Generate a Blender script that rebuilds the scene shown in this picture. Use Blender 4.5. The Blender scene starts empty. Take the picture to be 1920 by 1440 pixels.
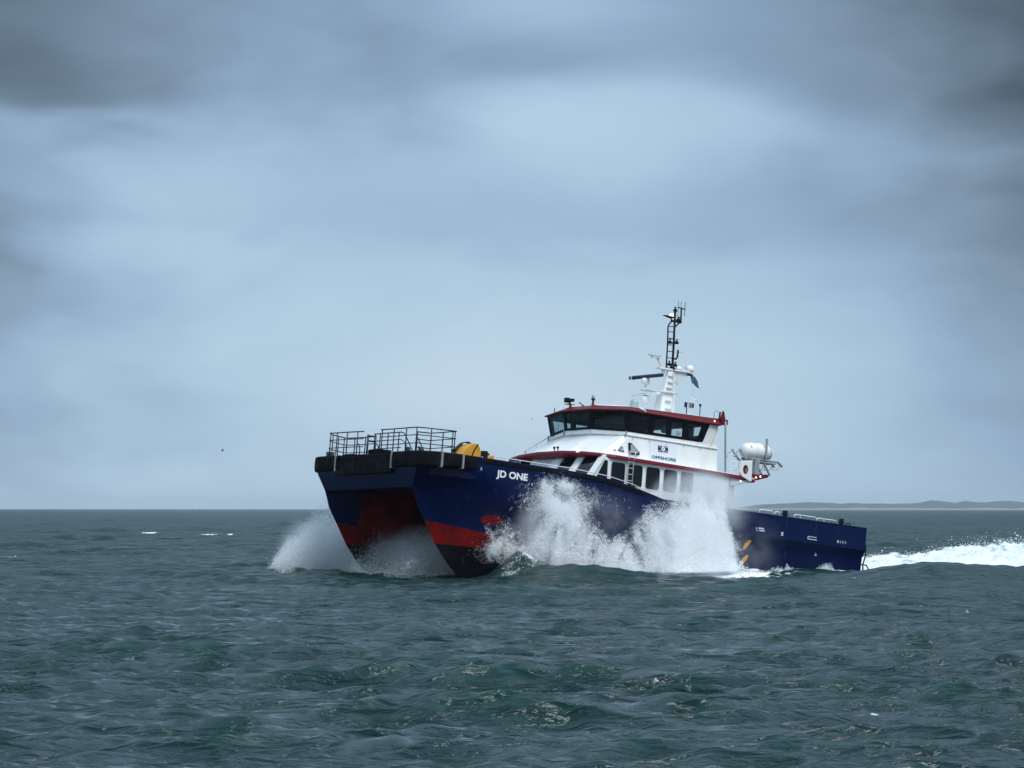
import bpy, math, random
import numpy as np
from mathutils import Matrix, Vector
random.seed(4); RNG = np.random.default_rng(11)
sc = bpy.context.scene
C = sc.collection
rad = math.radians

# ------------------------------------------------------------------ camera
EYE = 3.3
cam_d = bpy.data.cameras.new("camera"); cam = bpy.data.objects.new("camera", cam_d); C.objects.link(cam)
cam.location = (0, 0, EYE)
cam.rotation_euler = (rad(90) + math.atan(234 / 5000), rad(-0.03), 0)
cam_d.sensor_width = 36; cam_d.lens = 36 * 5000 / 1920
cam_d.clip_start = 1; cam_d.clip_end = 40000
sc.camera = cam

# ------------------------------------------------------------------ node helpers
def nd(nt, typ, **kw):
    n = nt.nodes.new(typ)
    for k, v in kw.items():
        if k == 'inp':
            for i, x in v.items():
                if hasattr(x, 'is_output'): nt.links.new(x, n.inputs[i])
                else: n.inputs[i].default_value = x
        else: setattr(n, k, v)
    return n
def mth(nt, op, a, b=0.0, c=None, clamp=False):
    i = {0: a, 1: b}
    if c is not None: i[2] = c
    return nd(nt, 'ShaderNodeMath', operation=op, use_clamp=clamp, inp=i).outputs[0]
def mixc(nt, f, a, b, blend='MIX'):
    n = nd(nt, 'ShaderNodeMix', data_type='RGBA', blend_type=blend)
    for i, x in ((0, f), (6, a), (7, b)):
        if hasattr(x, 'is_output'): nt.links.new(x, n.inputs[i])
        else: n.inputs[i].default_value = x
    return n.outputs[2]
def smooth(nt, v, lo, hi, a=0.0, b=1.0):
    n = nd(nt, 'ShaderNodeMapRange', interpolation_type='SMOOTHSTEP', inp={0: v, 1: lo, 2: hi, 3: a, 4: b})
    return n.outputs[0]
def noise(nt, vec, scale, detail=4, rough=.55, lac=2.0):
    return nd(nt, 'ShaderNodeTexNoise', inp={'Vector': vec, 'Scale': scale, 'Detail': detail, 'Roughness': rough, 'Lacunarity': lac}).outputs[0]

# ------------------------------------------------------------------ sky: overcast cloud deck over a Nishita sky
SUN_EL, SUN_AZ = rad(57), rad(138)       # azimuth clockwise from +Y
world = bpy.data.worlds.new("World"); sc.world = world; world.use_nodes = True
wt = world.node_tree; wt.nodes.clear()
sky = nd(wt, 'ShaderNodeTexSky', sky_type='NISHITA', sun_disc=False, sun_elevation=SUN_EL, sun_rotation=SUN_AZ)
bg1 = nd(wt, 'ShaderNodeBackground', inp={0: sky.outputs[0], 1: 0.1})
tc = nd(wt, 'ShaderNodeTexCoord').outputs['Generated']
sep = nd(wt, 'ShaderNodeSeparateXYZ', inp={0: tc}); dx, dy, dz = sep.outputs
# cloud structure, stretched along the horizon, denser detail
mp = nd(wt, 'ShaderNodeMapping', inp={0: tc, 3: (5.0, 5.0, 13.0)}).outputs[0]
warp = nd(wt, 'ShaderNodeTexNoise', inp={'Vector': mp, 'Scale': 1.3, 'Detail': 3}).outputs[1]
mp2 = nd(wt, 'ShaderNodeVectorMath', operation='MULTIPLY_ADD', inp={0: warp, 1: (.6, .6, .6), 2: mp}).outputs[0]
n1 = noise(wt, mp2, 1.0, 4, .48)
n2 = noise(wt, mp2, 2.4, 3, .45)
v = mth(wt, 'MULTIPLY_ADD', n1, .42, .46)
v = mth(wt, 'ADD', v, mth(wt, 'MULTIPLY_ADD', n2, .16, -.08))
front = smooth(wt, dy, .0, .6)
def gauss(val, c, sg): 
    t = mth(wt, 'MULTIPLY', mth(wt, 'SUBTRACT', val, c), 1 / sg); return mth(wt, 'EXPONENT', mth(wt, 'MULTIPLY', mth(wt, 'MULTIPLY', t, t), -1.0))
def blob(cx, cz, sx, sz, amp):
    global v
    ax = mth(wt, 'MULTIPLY', mth(wt, 'SUBTRACT', dx, cx), 1 / sx)
    az = mth(wt, 'MULTIPLY', mth(wt, 'SUBTRACT', dz, cz), 1 / sz)
    ax = mth(wt, 'ADD', ax, mth(wt, 'MULTIPLY_ADD', n2, 1.2, -.6)); az = mth(wt, 'ADD', az, mth(wt, 'MULTIPLY_ADD', n1, 1.6, -.8))
    r2 = mth(wt, 'ADD', mth(wt, 'MULTIPLY', ax, ax), mth(wt, 'MULTIPLY', az, az))
    e = mth(wt, 'MULTIPLY', mth(wt, 'EXPONENT', mth(wt, 'MULTIPLY', r2, -1.0)), amp)
    v = mth(wt, 'ADD', v, mth(wt, 'MULTIPLY', e, front))
# a darker cloud layer with a ragged, billowed lower edge
edge = mth(wt, 'ADD', mth(wt, 'MULTIPLY_ADD', n1, .050, .108), mth(wt, 'MULTIPLY', gauss(dx, .055, .055), .034))
edge = mth(wt, 'ADD', edge, mth(wt, 'MULTIPLY_ADD', n2, .022, -.011))
lay = smooth(wt, mth(wt, 'SUBTRACT', dz, edge), -.010, .022)
lay = mth(wt, 'MULTIPLY', lay, smooth(wt, dz, .34, .22))
v = mth(wt, 'ADD', v, mth(wt, 'MULTIPLY', lay, -.21))
n3 = noise(wt, mp2, 7.0, 6, .55)
v = mth(wt, 'ADD', v, mth(wt, 'MULTIPLY_ADD', n3, .03, -.015))
edge2 = mth(wt, 'ADD', mth(wt, 'MULTIPLY_ADD', n2, .030, .062), mth(wt, 'MULTIPLY', n1, .040))
lay2 = mth(wt, 'MULTIPLY', smooth(wt, mth(wt, 'SUBTRACT', dz, edge2), -.006, .012), smooth(wt, mth(wt, 'SUBTRACT', dz, edge2), .045, .015))
v = mth(wt, 'ADD', v, mth(wt, 'MULTIPLY', lay2, -.085))
BLOBS = [(-.25, .17, .13, .11, -.34), (.25, .17, .13, .11, -.46), (-.02, .050, .13, .035, .14), (-.14, .113, .06, .018, .15), (.07, .143, .07, .026, .07),
         (.27, .05, .09, .10, -.34), (-.27, .04, .09, .08, -.28), (.01, .185, .04, .012, .14)]  # outer negative blobs put lens-vignette darkening into the sky's corners and sides
for b in BLOBS: blob(*b)
ramp = nd(wt, 'ShaderNodeValToRGB', inp={0: v})
cr = ramp.color_ramp
stops = [(0.0, (.060, .092, .122)), (.25, (.170, .245, .335)), (.48, (.295, .430, .600)), (.66, (.42, .585, .75)), (.85, (.54, .70, .835)), (1.0, (.64, .77, .88))]
cr.elements[0].position = 0; cr.elements[0].color = stops[0][1] + (1,)
cr.elements[1].position = 1; cr.elements[1].color = stops[-1][1] + (1,)
for p, c in stops[1:-1]:
    e = cr.elements.new(p); e.color = c + (1,)
# an overcast sky is brighter overhead than at the horizon
zen = smooth(wt, dz, .25, 1.0, 1.0, 1.5)
sc_col = nd(wt, 'ShaderNodeVectorMath', operation='SCALE', inp={0: ramp.outputs[0], 'Scale': zen}).outputs[0]
bg2 = nd(wt, 'ShaderNodeBackground', inp={0: sc_col, 1: 1.0})
wmix = nd(wt, 'ShaderNodeMixShader', inp={0: .94, 1: bg1.outputs[0], 2: bg2.outputs[0]})
nd(wt, 'ShaderNodeOutputWorld', inp={0: wmix.outputs[0]})

# ------------------------------------------------------------------ sun (veiled) and exposure
sd = bpy.data.lights.new("sun", 'SUN'); sd.energy = 2.7; sd.angle = rad(28); sd.color = (1, .985, .965)
sun = bpy.data.objects.new("sun", sd); C.objects.link(sun)
sv = Vector((math.sin(SUN_AZ) * math.cos(SUN_EL), math.cos(SUN_AZ) * math.cos(SUN_EL), math.sin(SUN_EL)))
sun.rotation_euler = sv.to_track_quat('Z', 'Y').to_euler()
vs = sc.view_settings; vs.view_transform = 'Standard'; vs.look = 'None'; vs.exposure = 0.0; vs.gamma = 1.0; vs.use_curve_mapping = False
cy = sc.cycles; cy.use_denoising = True; cy.max_bounces = 14; cy.diffuse_bounces = 11; cy.glossy_bounces = 3; cy.transparent_max_bounces = 12; cy.volume_bounces = 4; cy.volume_max_steps = 256
cy.caustics_reflective = False; cy.caustics_refractive = False

# ------------------------------------------------------------------ materials
def mat(name, col, rough=.5, metal=0.0, spec=.5, dirt=None, dscale=2.0, dmix=.5, bump=0.0, bscale=20., emit=None, estr=0, coat=0):
    m = bpy.data.materials.new(name); m.use_nodes = True; nt = m.node_tree
    b = nt.nodes['Principled BSDF']
    b.inputs['Roughness'].default_value = rough; b.inputs['Metallic'].default_value = metal
    b.inputs['Specular IOR Level'].default_value = spec; b.inputs['Coat Weight'].default_value = coat
    b.inputs['Base Color'].default_value = (*col, 1)
    o = nd(nt, 'ShaderNodeTexCoord').outputs['Object']
    if dirt:
        st = nd(nt, 'ShaderNodeMapping', inp={0: o, 3: (1, 1, .35)}).outputs[0]
        f = smooth(nt, noise(nt, st, dscale, 6, .62), .46, .72, 0, dmix)
        nt.links.new(mixc(nt, f, (*col, 1), (*dirt, 1)), b.inputs['Base Color'])
        rr = smooth(nt, noise(nt, o, dscale * 2.3, 4), .3, .7, rough * .8, min(1, rough * 1.35))
        nt.links.new(rr, b.inputs['Roughness'])
    if bump:
        bn = nd(nt, 'ShaderNodeBump', inp={'Strength': bump, 'Distance': .02, 'Height': noise(nt, o, bscale, 3)})
        nt.links.new(bn.outputs[0], b.inputs['Normal'])
    if emit:
        b.inputs['Emission Color'].default_value = (*emit, 1); b.inputs['Emission Strength'].default_value = estr
    return m
M = {}
M['white'] = mat('white_paint', (.80, .81, .80), .38, dirt=(.55, .53, .48), dscale=1.2, dmix=.35)
M['white_dull'] = mat('dull_white_paint', (.66, .67, .66), .5, dirt=(.40, .36, .32), dscale=2.5, dmix=.5)
M['red'] = mat('red_trim_paint', (.125, .004, .007), .42, spec=.25, dirt=(.07, .008, .009), dscale=1.6, dmix=.5)
M['band'] = mat('crimson_band_paint', (.18, .005, .020), .45, spec=.25, dirt=(.10, .01, .02), dscale=1.6, dmix=.5)
M['rubber'] = mat('black_rubber', (.0022, .0028, .0042), .7, spec=.12, dirt=(.009, .014, .020), dscale=1.6, dmix=.6, bump=.3, bscale=9)
M['strap'] = mat('grey_strap', (.27, .29, .27), .6, dirt=(.12, .11, .09), dscale=6, dmix=.6)
M['navy_rail'] = mat('navy_rail_paint', (.006, .009, .028), .4)
M['black'] = mat('black_paint', (.004, .005, .008), .5, spec=.25)
M['dark'] = mat('dark_interior', (.012, .014, .017), .8)
M['frame'] = mat('black_window_frame', (.003, .004, .008), .35, spec=.2)
M['glass_dark'] = mat('dark_tinted_glass', (.003, .006, .013), .07, spec=.2)
M['gasket'] = mat('white_window_rim', (.72, .74, .72), .45)
M['yellow'] = mat('yellow_paint', (.62, .30, .012), .5, dirt=(.30, .14, .02), dscale=4, dmix=.6)
M['galv'] = mat('grey_metal', (.34, .38, .40), .45, metal=.3, dirt=(.18, .17, .16), dscale=5, dmix=.5)
M['navy_radar'] = mat('navy_radar_cover', (.005, .008, .05), .4)
M['flag'] = mat('blue_flag_cloth', (.05, .12, .19), .9)
M['letter'] = mat('white_lettering', (.82, .83, .84), .5, dirt=(.5, .52, .55), dscale=8, dmix=.35)
M['board'] = mat('sign_board_white', (.70, .745, .79), .45)
M['letter_blue'] = mat('blue_lettering', (.012, .045, .11), .5)
M['emblem'] = mat('navy_emblem', (.006, .012, .055), .45)
M['panel_grey'] = mat('pale_panel', (.60, .63, .68), .5)
M['orange'] = mat('orange_buoy', (.62, .11, .03), .6)
M['raft'] = mat('white_canister', (.80, .81, .80), .35, dirt=(.55, .52, .48), dscale=3, dmix=.3)
M['lamp'] = mat('lit_lamp', (.9, .88, .8), .3, emit=(1, .95, .85), estr=.7)
M['lampy'] = mat('lit_yellow_lamp', (.9, .85, .3), .3, emit=(1, .92, .45), estr=1.6)
M['glassy'] = mat('pale_glass', (.35, .42, .45), .15)
M['deck'] = mat('grey_deck_paint', (.12, .14, .15), .8, bump=.3, bscale=40)
M['gull'] = mat('gull_feathers', (.10, .11, .12), .8)
M['tan'] = mat('rope_lamp_brass', (.45, .33, .18), .5)

def make_hull_mat():
    m = bpy.data.materials.new('hull_paint'); m.use_nodes = True; nt = m.node_tree; b = nt.nodes['Principled BSDF']
    o = nd(nt, 'ShaderNodeTexCoord').outputs['Object']
    x, y, z = nd(nt, 'ShaderNodeSeparateXYZ', inp={0: o}).outputs
    big = noise(nt, o, 1.1, 6, .6); fine = noise(nt, o, 9, 5, .65)
    strk = noise(nt, nd(nt, 'ShaderNodeMapping', inp={0: o, 3: (2.2, 2.2, .25)}).outputs[0], 1.6, 5, .6)
    blue = mixc(nt, smooth(nt, strk, .48, .75, 0, .55), (.0005, .0060, .046, 1), (.0012, .0130, .070, 1))
    redc = mixc(nt, smooth(nt, big, .40, .62, 0, .9), (.18, .0050, .0050, 1), (.070, .005, .006, 1))
    redc = mixc(nt, smooth(nt, fine, .63, .70, 0, .8), redc, (.04, .006, .006, 1))
    blk = mixc(nt, smooth(nt, big, .45, .7, 0, .6), (.003, .0035, .005, 1), (.010, .011, .013, 1))
    ragged = mth(nt, 'MULTIPLY_ADD', fine, .16, -.08)
    z2 = mth(nt, 'ADD', z, ragged)
    # boot stripe: black below .92, red to 1.85, blue above
    col = mixc(nt, smooth(nt, z2, .90, .94), blk, redc)
    ay = mth(nt, 'ABSOLUTE', y)
    inner = mth(nt, 'MULTIPLY', mth(nt, 'LESS_THAN', ay, 3.52), mth(nt, 'LESS_THAN', x, 22.85))
    zred = mth(nt, 'ADD', z, mth(nt, 'MULTIPLY', mth(nt, 'SUBTRACT', 23.75, x), .11))
    isblue = mth(nt, 'MULTIPLY', smooth(nt, mth(nt, 'ADD', zred, mth(nt, 'MULTIPLY_ADD', fine, .05, -.025)), 1.83, 1.87), mth(nt, 'SUBTRACT', 1.0, inner))
    # red round mark on the shoulder
    ex = mth(nt, 'MULTIPLY', mth(nt, 'SUBTRACT', x, 20.85), 1 / .55); ez = mth(nt, 'MULTIPLY', mth(nt, 'SUBTRACT', z, 2.12), 1 / .22)
    rr = mth(nt, 'ADD', mth(nt, 'ADD', mth(nt, 'MULTIPLY', ex, ex), mth(nt, 'MULTIPLY', ez, ez)), mth(nt, 'MULTIPLY_ADD', fine, .7, -.35))
    mark = mth(nt, 'MULTIPLY', mth(nt, 'LESS_THAN', rr, 1.0), mth(nt, 'GREATER_THAN', y, 3.6))
    isblue = mth(nt, 'MULTIPLY', isblue, mth(nt, 'SUBTRACT', 1.0, mark))
    col = mixc(nt, isblue, col, blue)
    # paint chips near the boot stripe and stem
    chip = noise(nt, nd(nt, 'ShaderNodeMapping', inp={0: o, 3: (1.3, 1.3, 5)}).outputs[0], 3.2, 6, .7)
    near = mth(nt, 'MULTIPLY', smooth(nt, z, .6, .95), smooth(nt, z, 2.2, 1.2))
    col = mixc(nt, mth(nt, 'MULTIPLY', smooth(nt, chip, .66, .69), mth(nt, 'MULTIPLY', near, .75)), col, (.40, .36, .33, 1))
    # dried salt runs and scuffs
    salt = noise(nt, nd(nt, 'ShaderNodeMapping', inp={0: o, 3: (5, 5, .5)}).outputs[0], 1.3, 6, .7)
    col = mixc(nt, mth(nt, 'MULTIPLY', smooth(nt, salt, .56, .80), .16), col, (.25, .28, .32, 1))
    scuff = noise(nt, nd(nt, 'ShaderNodeMapping', inp={0: o, 3: (1.0, 1.0, 7)}).outputs[0], 1.9, 7, .75)
    col = mixc(nt, mth(nt, 'MULTIPLY', smooth(nt, scuff, .62, .70), .25), col, (.12, .14, .17, 1))
    nt.links.new(col, b.inputs['Base Color'])
    nt.links.new(smooth(nt, big, .3, .7, .30, .46), b.inputs['Roughness']); b.inputs['Specular IOR Level'].default_value = .16
    rib = mth(nt, 'POWER', mth(nt, 'ABSOLUTE', mth(nt, 'SINE', mth(nt, 'MULTIPLY', x, 2.6))), .35)
    bn = nd(nt, 'ShaderNodeBump', inp={'Strength': .35, 'Distance': .05, 'Height': mth(nt, 'MULTIPLY_ADD', rib, .35, noise(nt, o, 1.4, 2))}); nt.links.new(bn.outputs[0], b.inputs['Normal'])
    return m
M['hull'] = make_hull_mat()

def make_glass():
    m = bpy.data.materials.new('bridge_glass'); m.use_nodes = True; nt = m.node_tree; nt.nodes.clear()
    tr = nd(nt, 'ShaderNodeBsdfTransparent', inp={0: (.80, .86, .88, 1)})
    gl = nd(nt, 'ShaderNodeBsdfGlossy', inp={0: (.75, .85, .9, 1), 'Roughness': .03})
    gg = nd(nt, 'ShaderNodeNewGeometry'); c = mth(nt, 'ABSOLUTE', nd(nt, 'ShaderNodeVectorMath', operation='DOT_PRODUCT', inp={0: gg.outputs['Normal'], 1: gg.outputs['Incoming']}).outputs['Value'])
    f = mth(nt, 'POWER', mth(nt, 'SUBTRACT', 1.0, c), 5.0)
    mx = nd(nt, 'ShaderNodeMixShader', inp={0: mth(nt, 'MULTIPLY_ADD', f, .9, .05), 1: tr.outputs[0], 2: gl.outputs[0]})
    nd(nt, 'ShaderNodeOutputMaterial', inp={0: mx.outputs[0]}); return m
M['glass'] = make_glass()

def make_spray_mat(name, col, tl=.35):
    m = bpy.data.materials.new(name); m.use_nodes = True; nt = m.node_tree; nt.nodes.clear()
    d = nd(nt, 'ShaderNodeBsdfDiffuse', inp={0: col}); t = nd(nt, 'ShaderNodeBsdfTranslucent', inp={0: col})
    mx = nd(nt, 'ShaderNodeMixShader', inp={0: tl, 1: d.outputs[0], 2: t.outputs[0]})
    nd(nt, 'ShaderNodeOutputMaterial', inp={0: mx.outputs[0]}); return m
M['spray'] = make_spray_mat('white_water', (.985, .99, .995, 1), .5)
M['foam'] = make_spray_mat('sea_foam', (.80, .85, .88, 1), .2)
def make_wake():
    m = bpy.data.materials.new('wake_foam'); m.use_nodes = True; nt = m.node_tree; b = nt.nodes['Principled BSDF']
    g = nd(nt, 'ShaderNodeNewGeometry').outputs['Position']
    n = noise(nt, g, 1.1, 7, .68); n2_ = noise(nt, g, 5.0, 4, .6)
    col = mixc(nt, smooth(nt, n, .32, .50), (.22, .32, .33, 1), (.74, .79, .82, 1))
    nt.links.new(col, b.inputs['Base Color']); b.inputs['Roughness'].default_value = .7
    bn = nd(nt, 'ShaderNodeBump', inp={'Strength': .8, 'Distance': .12, 'Height': mth(nt, 'MULTIPLY_ADD', n2_, .5, n)}); nt.links.new(bn.outputs[0], b.inputs['Normal']); return m
M['wake'] = make_wake()

def make_sea():
    m = bpy.data.materials.new('sea_water'); m.use_nodes = True; nt = m.node_tree; b = nt.nodes['Principled BSDF']
    out = nt.nodes['Material Output']
    g = nd(nt, 'ShaderNodeNewGeometry').outputs['Position']
    murk = noise(nt, g, .05, 4, .6)
    hgt = nd(nt, 'ShaderNodeAttribute', attribute_name='crest').outputs['Fac']
    col = mixc(nt, smooth(nt, murk, .35, .65), (.0045, .0240, .0245, 1), (.0064, .0300, .0295, 1))
    col = mixc(nt, smooth(nt, hgt, .1, 1.0, 0, .8), col, (.0085, .0400, .0360, 1))
    nt.links.new(col, b.inputs['Base Color'])
    b.inputs['Roughness'].default_value = .13; b.inputs['IOR'].default_value = 1.333; b.inputs['Specular IOR Level'].default_value = .42
    nt.links.new(nd(nt, 'ShaderNodeAttribute', attribute_name='ripple').outputs['Fac'], b.inputs['Roughness'])
    ms = nd(nt, 'ShaderNodeMapping', inp={0: g, 2: (0, 0, rad(10)), 3: (.55, 1.30, 1)}).outputs[0]
    wv = nd(nt, 'ShaderNodeTexNoise', inp={'Vector': ms, 'Scale': .8, 'Detail': 2}).outputs[1]
    mw = nd(nt, 'ShaderNodeVectorMath', operation='MULTIPLY_ADD', inp={0: wv, 1: (.5, .5, .5), 2: ms}).outputs[0]
    rdg = nd(nt, 'ShaderNodeTexNoise', noise_type='RIDGED_MULTIFRACTAL', normalize=True, inp={'Vector': mw, 'Scale': 1.05, 'Detail': 4, 'Roughness': .48, 'Lacunarity': 2.2, 'Offset': 1.0, 'Gain': 1.6}).outputs[0]
    h2 = noise(nt, ms, 4.0, 4, .55)
    hh = mth(nt, 'MULTIPLY_ADD', h2, .35, mth(nt, 'MULTIPLY', rdg, .75))
    bn = nd(nt, 'ShaderNodeBump', inp={'Strength': 1.0, 'Distance': .165, 'Height': hh}); nt.links.new(bn.outputs[0], b.inputs['Normal'])
    fo = nd(nt, 'ShaderNodeAttribute', attribute_name='foam').outputs['Fac']
    fm = nd(nt, 'ShaderNodeMapping', inp={0: g, 3: (1.0, .55, 1)}).outputs[0]
    fn = noise(nt, fm, 2.6, 7, .68)
    th = mth(nt, 'SUBTRACT', mth(nt, 'ADD', fo, fn), 1.0)
    fac = smooth(nt, th, -.03, .10)
    fb = nd(nt, 'ShaderNodeBsdfDiffuse', inp={0: (.82, .87, .89, 1)})
    mx = nd(nt, 'ShaderNodeMixShader', inp={0: fac, 1: b.outputs[0], 2: fb.outputs[0]})
    nt.links.new(mx.outputs[0], out.inputs[0])
    return m
M['sea'] = make_sea()

# ------------------------------------------------------------------ object helpers
def tag(o, label=None, cat=None, group=None, kind=None):
    for k, x in (('label', label), ('category', cat), ('group', group), ('kind', kind)):
        if x: o[k] = x
    return o
def empty(name, mw):
    o = bpy.data.objects.new(name, None); C.objects.link(o); o.matrix_world = mw; o.empty_display_size = .5; return o
class MB:
    def __init__(s): s.v = []; s.f = []; s.m = []; s.cur = 0
    def add(s, vs, fs):
        k = len(s.v); s.v += [tuple(map(float, p)) for p in vs]; s.f += [tuple(i + k for i in f) for f in fs]; s.m += [s.cur] * len(fs); return s
    def box(s, a, b):
        (x0, y0, z0), (x1, y1, z1) = a, b
        return s.add([(x0,y0,z0),(x1,y0,z0),(x1,y1,z0),(x0,y1,z0),(x0,y0,z1),(x1,y0,z1),(x1,y1,z1),(x0,y1,z1)],
                     [(0,3,2,1),(4,5,6,7),(0,1,5,4),(1,2,6,5),(2,3,7,6),(3,0,4,7)])
    def tube(s, path, r, n=8, closed=False, r1=None):
        P = [Vector(p) for p in path]; L = len(P); rings = []
        up = None
        for i, p in enumerate(P):
            a = P[i - 1] if (i > 0 or closed) else p; c = P[(i + 1) % L] if (i < L - 1 or closed) else p
            t = (c - a).normalized()
            if up is None: up = t.orthogonal().normalized()
            else:
                up = (up - t * up.dot(t));
                up = up.normalized() if up.length > 1e-6 else t.orthogonal().normalized()
            w = t.cross(up); rr = r if r1 is None else r + (r1 - r) * i / max(1, L - 1)
            rings.append([p + (up * math.cos(2*math.pi*k/n) + w * math.sin(2*math.pi*k/n)) * rr for k in range(n)])
        vs = [q for R_ in rings for q in R_]; fs = []
        for i in range(L if closed else L - 1):
            j = (i + 1) % L
            for k in range(n): fs.append((i*n+k, i*n+(k+1) % n, j*n+(k+1) % n, j*n+k))
        if not closed: fs += [tuple(range(n))[::-1], tuple((L-1)*n+k for k in range(n))]
        return s.add(vs, fs)
    def lathe(s, prof, o, ax=(0,0,1), n=16):
        ax = Vector(ax).normalized(); u = ax.orthogonal().normalized(); w = ax.cross(u); o = Vector(o)
        vs = [o + ax*h + (u*math.cos(2*math.pi*k/n) + w*math.sin(2*math.pi*k/n))*max(r, 1e-4) for r, h in prof for k in range(n)]
        fs = [(i*n+k, i*n+(k+1) % n, (i+1)*n+(k+1) % n, (i+1)*n+k) for i in range(len(prof)-1) for k in range(n)]
        fs += [tuple(range(n))[::-1], tuple((len(prof)-1)*n+k for k in range(n))]
        return s.add(vs, fs)
    def loft(s, loops, cap0=True, cap1=True, closed=True):
        n = len(loops[0]); vs = [p for l in loops for p in l]; fs = []
        for i in range(len(loops)-1):
            for k in range(n if closed else n-1): fs.append((i*n+k, i*n+(k+1) % n, (i+1)*n+(k+1) % n, (i+1)*n+k))
        if cap0: fs.append(tuple(range(n))[::-1])
        if cap1: fs.append(tuple((len(loops)-1)*n+k for k in range(n)))
        return s.add(vs, fs)
    def prism(s, poly, d):     # polygon extruded along d
        d = Vector(d); return s.loft([[Vector(p) for p in poly], [Vector(p)+d for p in poly]])
    def build(s, name, mats, parent=None, smoothed=False, bevel=0, label=None, kind=None, loc=None):
        me = bpy.data.meshes.new(name); me.from_pydata(s.v, [], s.f)
        for mm in (mats if isinstance(mats, (list, tuple)) else [mats]): me.materials.append(M[mm] if isinstance(mm, str) else mm)
        me.polygons.foreach_set('material_index', s.m)
        if smoothed: me.polygons.foreach_set('use_smooth', [True]*len(s.f))
        me.update(); me.validate()
        import bmesh
        bm = bmesh.new(); bm.from_mesh(me); bmesh.ops.recalc_face_normals(bm, faces=bm.faces); bm.to_mesh(me); bm.free()
        o = bpy.data.objects.new(name, me); C.objects.link(o)
        if parent: o.parent = parent
        if loc: o.location = loc
        if bevel:
            b = o.modifiers.new('bevel', 'BEVEL'); b.width = bevel; b.segments = 2; b.limit_method = 'ANGLE'; b.angle_limit = rad(35)
        tag(o, label, kind=kind); return o
def copyo(o, parent, loc=None, rot=None):
    c = o.copy(); C.objects.link(c); c.parent = parent
    if loc: c.location = loc
    if rot: c.rotation_euler = rot
    return c
def rrect(x0, x1, z0, z1, r, n=4):      # rounded rectangle, list of (a, b)
    out = []
    for cx, cz, a0 in ((x1-r, z1-r, 0), (x0+r, z1-r, 90), (x0+r, z0+r, 180), (x1-r, z0+r, 270)):
        for i in range(n+1):
            a = rad(a0 + 90*i/n); out.append((cx + r*math.cos(a), cz + r*math.sin(a)))
    return out
def rpoly(pts, r, n=4):                 # rounded polygon
    out = []; L = len(pts)
    for i in range(L):
        p, a, b = Vector(pts[i]), Vector(pts[i-1]), Vector(pts[(i+1) % L])
        q0 = p + (a-p).normalized()*r; q1 = p + (b-p).normalized()*r
        for k in range(n+1):
            t = k/n; out.append(tuple(q0*(1-t)**2 + p*2*t*(1-t) + q1*t*t))
    return out
def text_mesh(body, size, ext=0.0, offset=0.0, align='LEFT'):
    cu = bpy.data.curves.new('t', 'FONT'); cu.body = body; cu.size = size; cu.offset = offset; cu.extrude = ext; cu.align_x = align; cu.resolution_u = 4
    o = bpy.data.objects.new('t', cu); C.objects.link(o)
    dg = bpy.context.evaluated_depsgraph_get(); me = bpy.data.meshes.new_from_object(o.evaluated_get(dg))
    bpy.data.objects.remove(o); bpy.data.curves.remove(cu); return me

# ------------------------------------------------------------------ value noise in numpy
_T = RNG.random((64, 64, 64)).astype(np.float32)
def vnoise(p):
    i = np.floor(p).astype(np.int64); f = (p - i); f = f*f*(3-2*f); i &= 63; j = (i+1) & 63
    x0, y0, z0 = i.T; x1, y1, z1 = j.T; fx, fy, fz = f.T
    a = _T[x0,y0,z0]*(1-fx)+_T[x1,y0,z0]*fx; b = _T[x0,y1,z0]*(1-fx)+_T[x1,y1,z0]*fx
    c = _T[x0,y0,z1]*(1-fx)+_T[x1,y0,z1]*fx; d = _T[x0,y1,z1]*(1-fx)+_T[x1,y1,z1]*fx
    return (a*(1-fy)+b*fy)*(1-fz)+(c*(1-fy)+d*fy)*fz
def fbm(p, o=4, g=.5):
    s = 0; a = 1; t = 0
    for k in range(o): s = s + a*vnoise(p*2.03**k + 7.3*k); t += a; a *= g
    return s/t
def sstep(x, a, b):
    t = np.clip((x-a)/(b-a), 0, 1); return t*t*(3-2*t)

# ------------------------------------------------------------------ vessel pose
TH, PH, RO = rad(34.883), rad(6.029), rad(1.07)
hv = Vector((-math.cos(TH)*math.cos(PH), -math.sin(TH)*math.cos(PH), math.sin(PH)))
l0 = Vector((math.sin(TH), -math.cos(TH), 0)); u0 = hv.cross(l0); lv = l0*math.cos(RO)+u0*math.sin(RO); uv = hv.cross(lv)
VM = Matrix(((hv.x, lv.x, uv.x, 13.472), (hv.y, lv.y, uv.y, 129.554), (hv.z, lv.z, uv.z, -1.579), (0, 0, 0, 1)))
VR = np.array(VM)[:3, :3]; VT = np.array(VM)[:3, 3]
def v2w(p): return np.asarray(p) @ VR.T + VT

# ------------------------------------------------------------------ sea
SEA0 = .32
NW = 190
lam = np.exp(RNG.uniform(math.log(.36), math.log(15), NW)); kk = 2*math.pi/lam
dirs = rad(-97) + RNG.normal(0, .33, NW) * np.where(lam > 1.2, .9, 1.7)
amp = .0138 * lam**1.05 * RNG.uniform(.4, 1.5, NW) * np.minimum(1, (1.15/lam))**.88 * np.sqrt(60/NW)
phs = RNG.uniform(0, 2*math.pi, NW)
BUMPS = [  # world x, y, sigma x, sigma y, height, turn
    (2.9, 112.5, 2.7, 2.0, .55, .25), (17.6, 112.5, 3.4, 2.8, .74, .05), (24.0, 113.5, 4.5, 3.0, .40, 0), (-4.8, 104.5, 3.0, 2.2, .08, .15),
    (-9.5, 118, 2.6, 3.0, .30, .4), (.3, 113.2, 1.15, 1.0, 1.0, .45), (-33.0, 92, 6, 3, .12, .0)]
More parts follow.
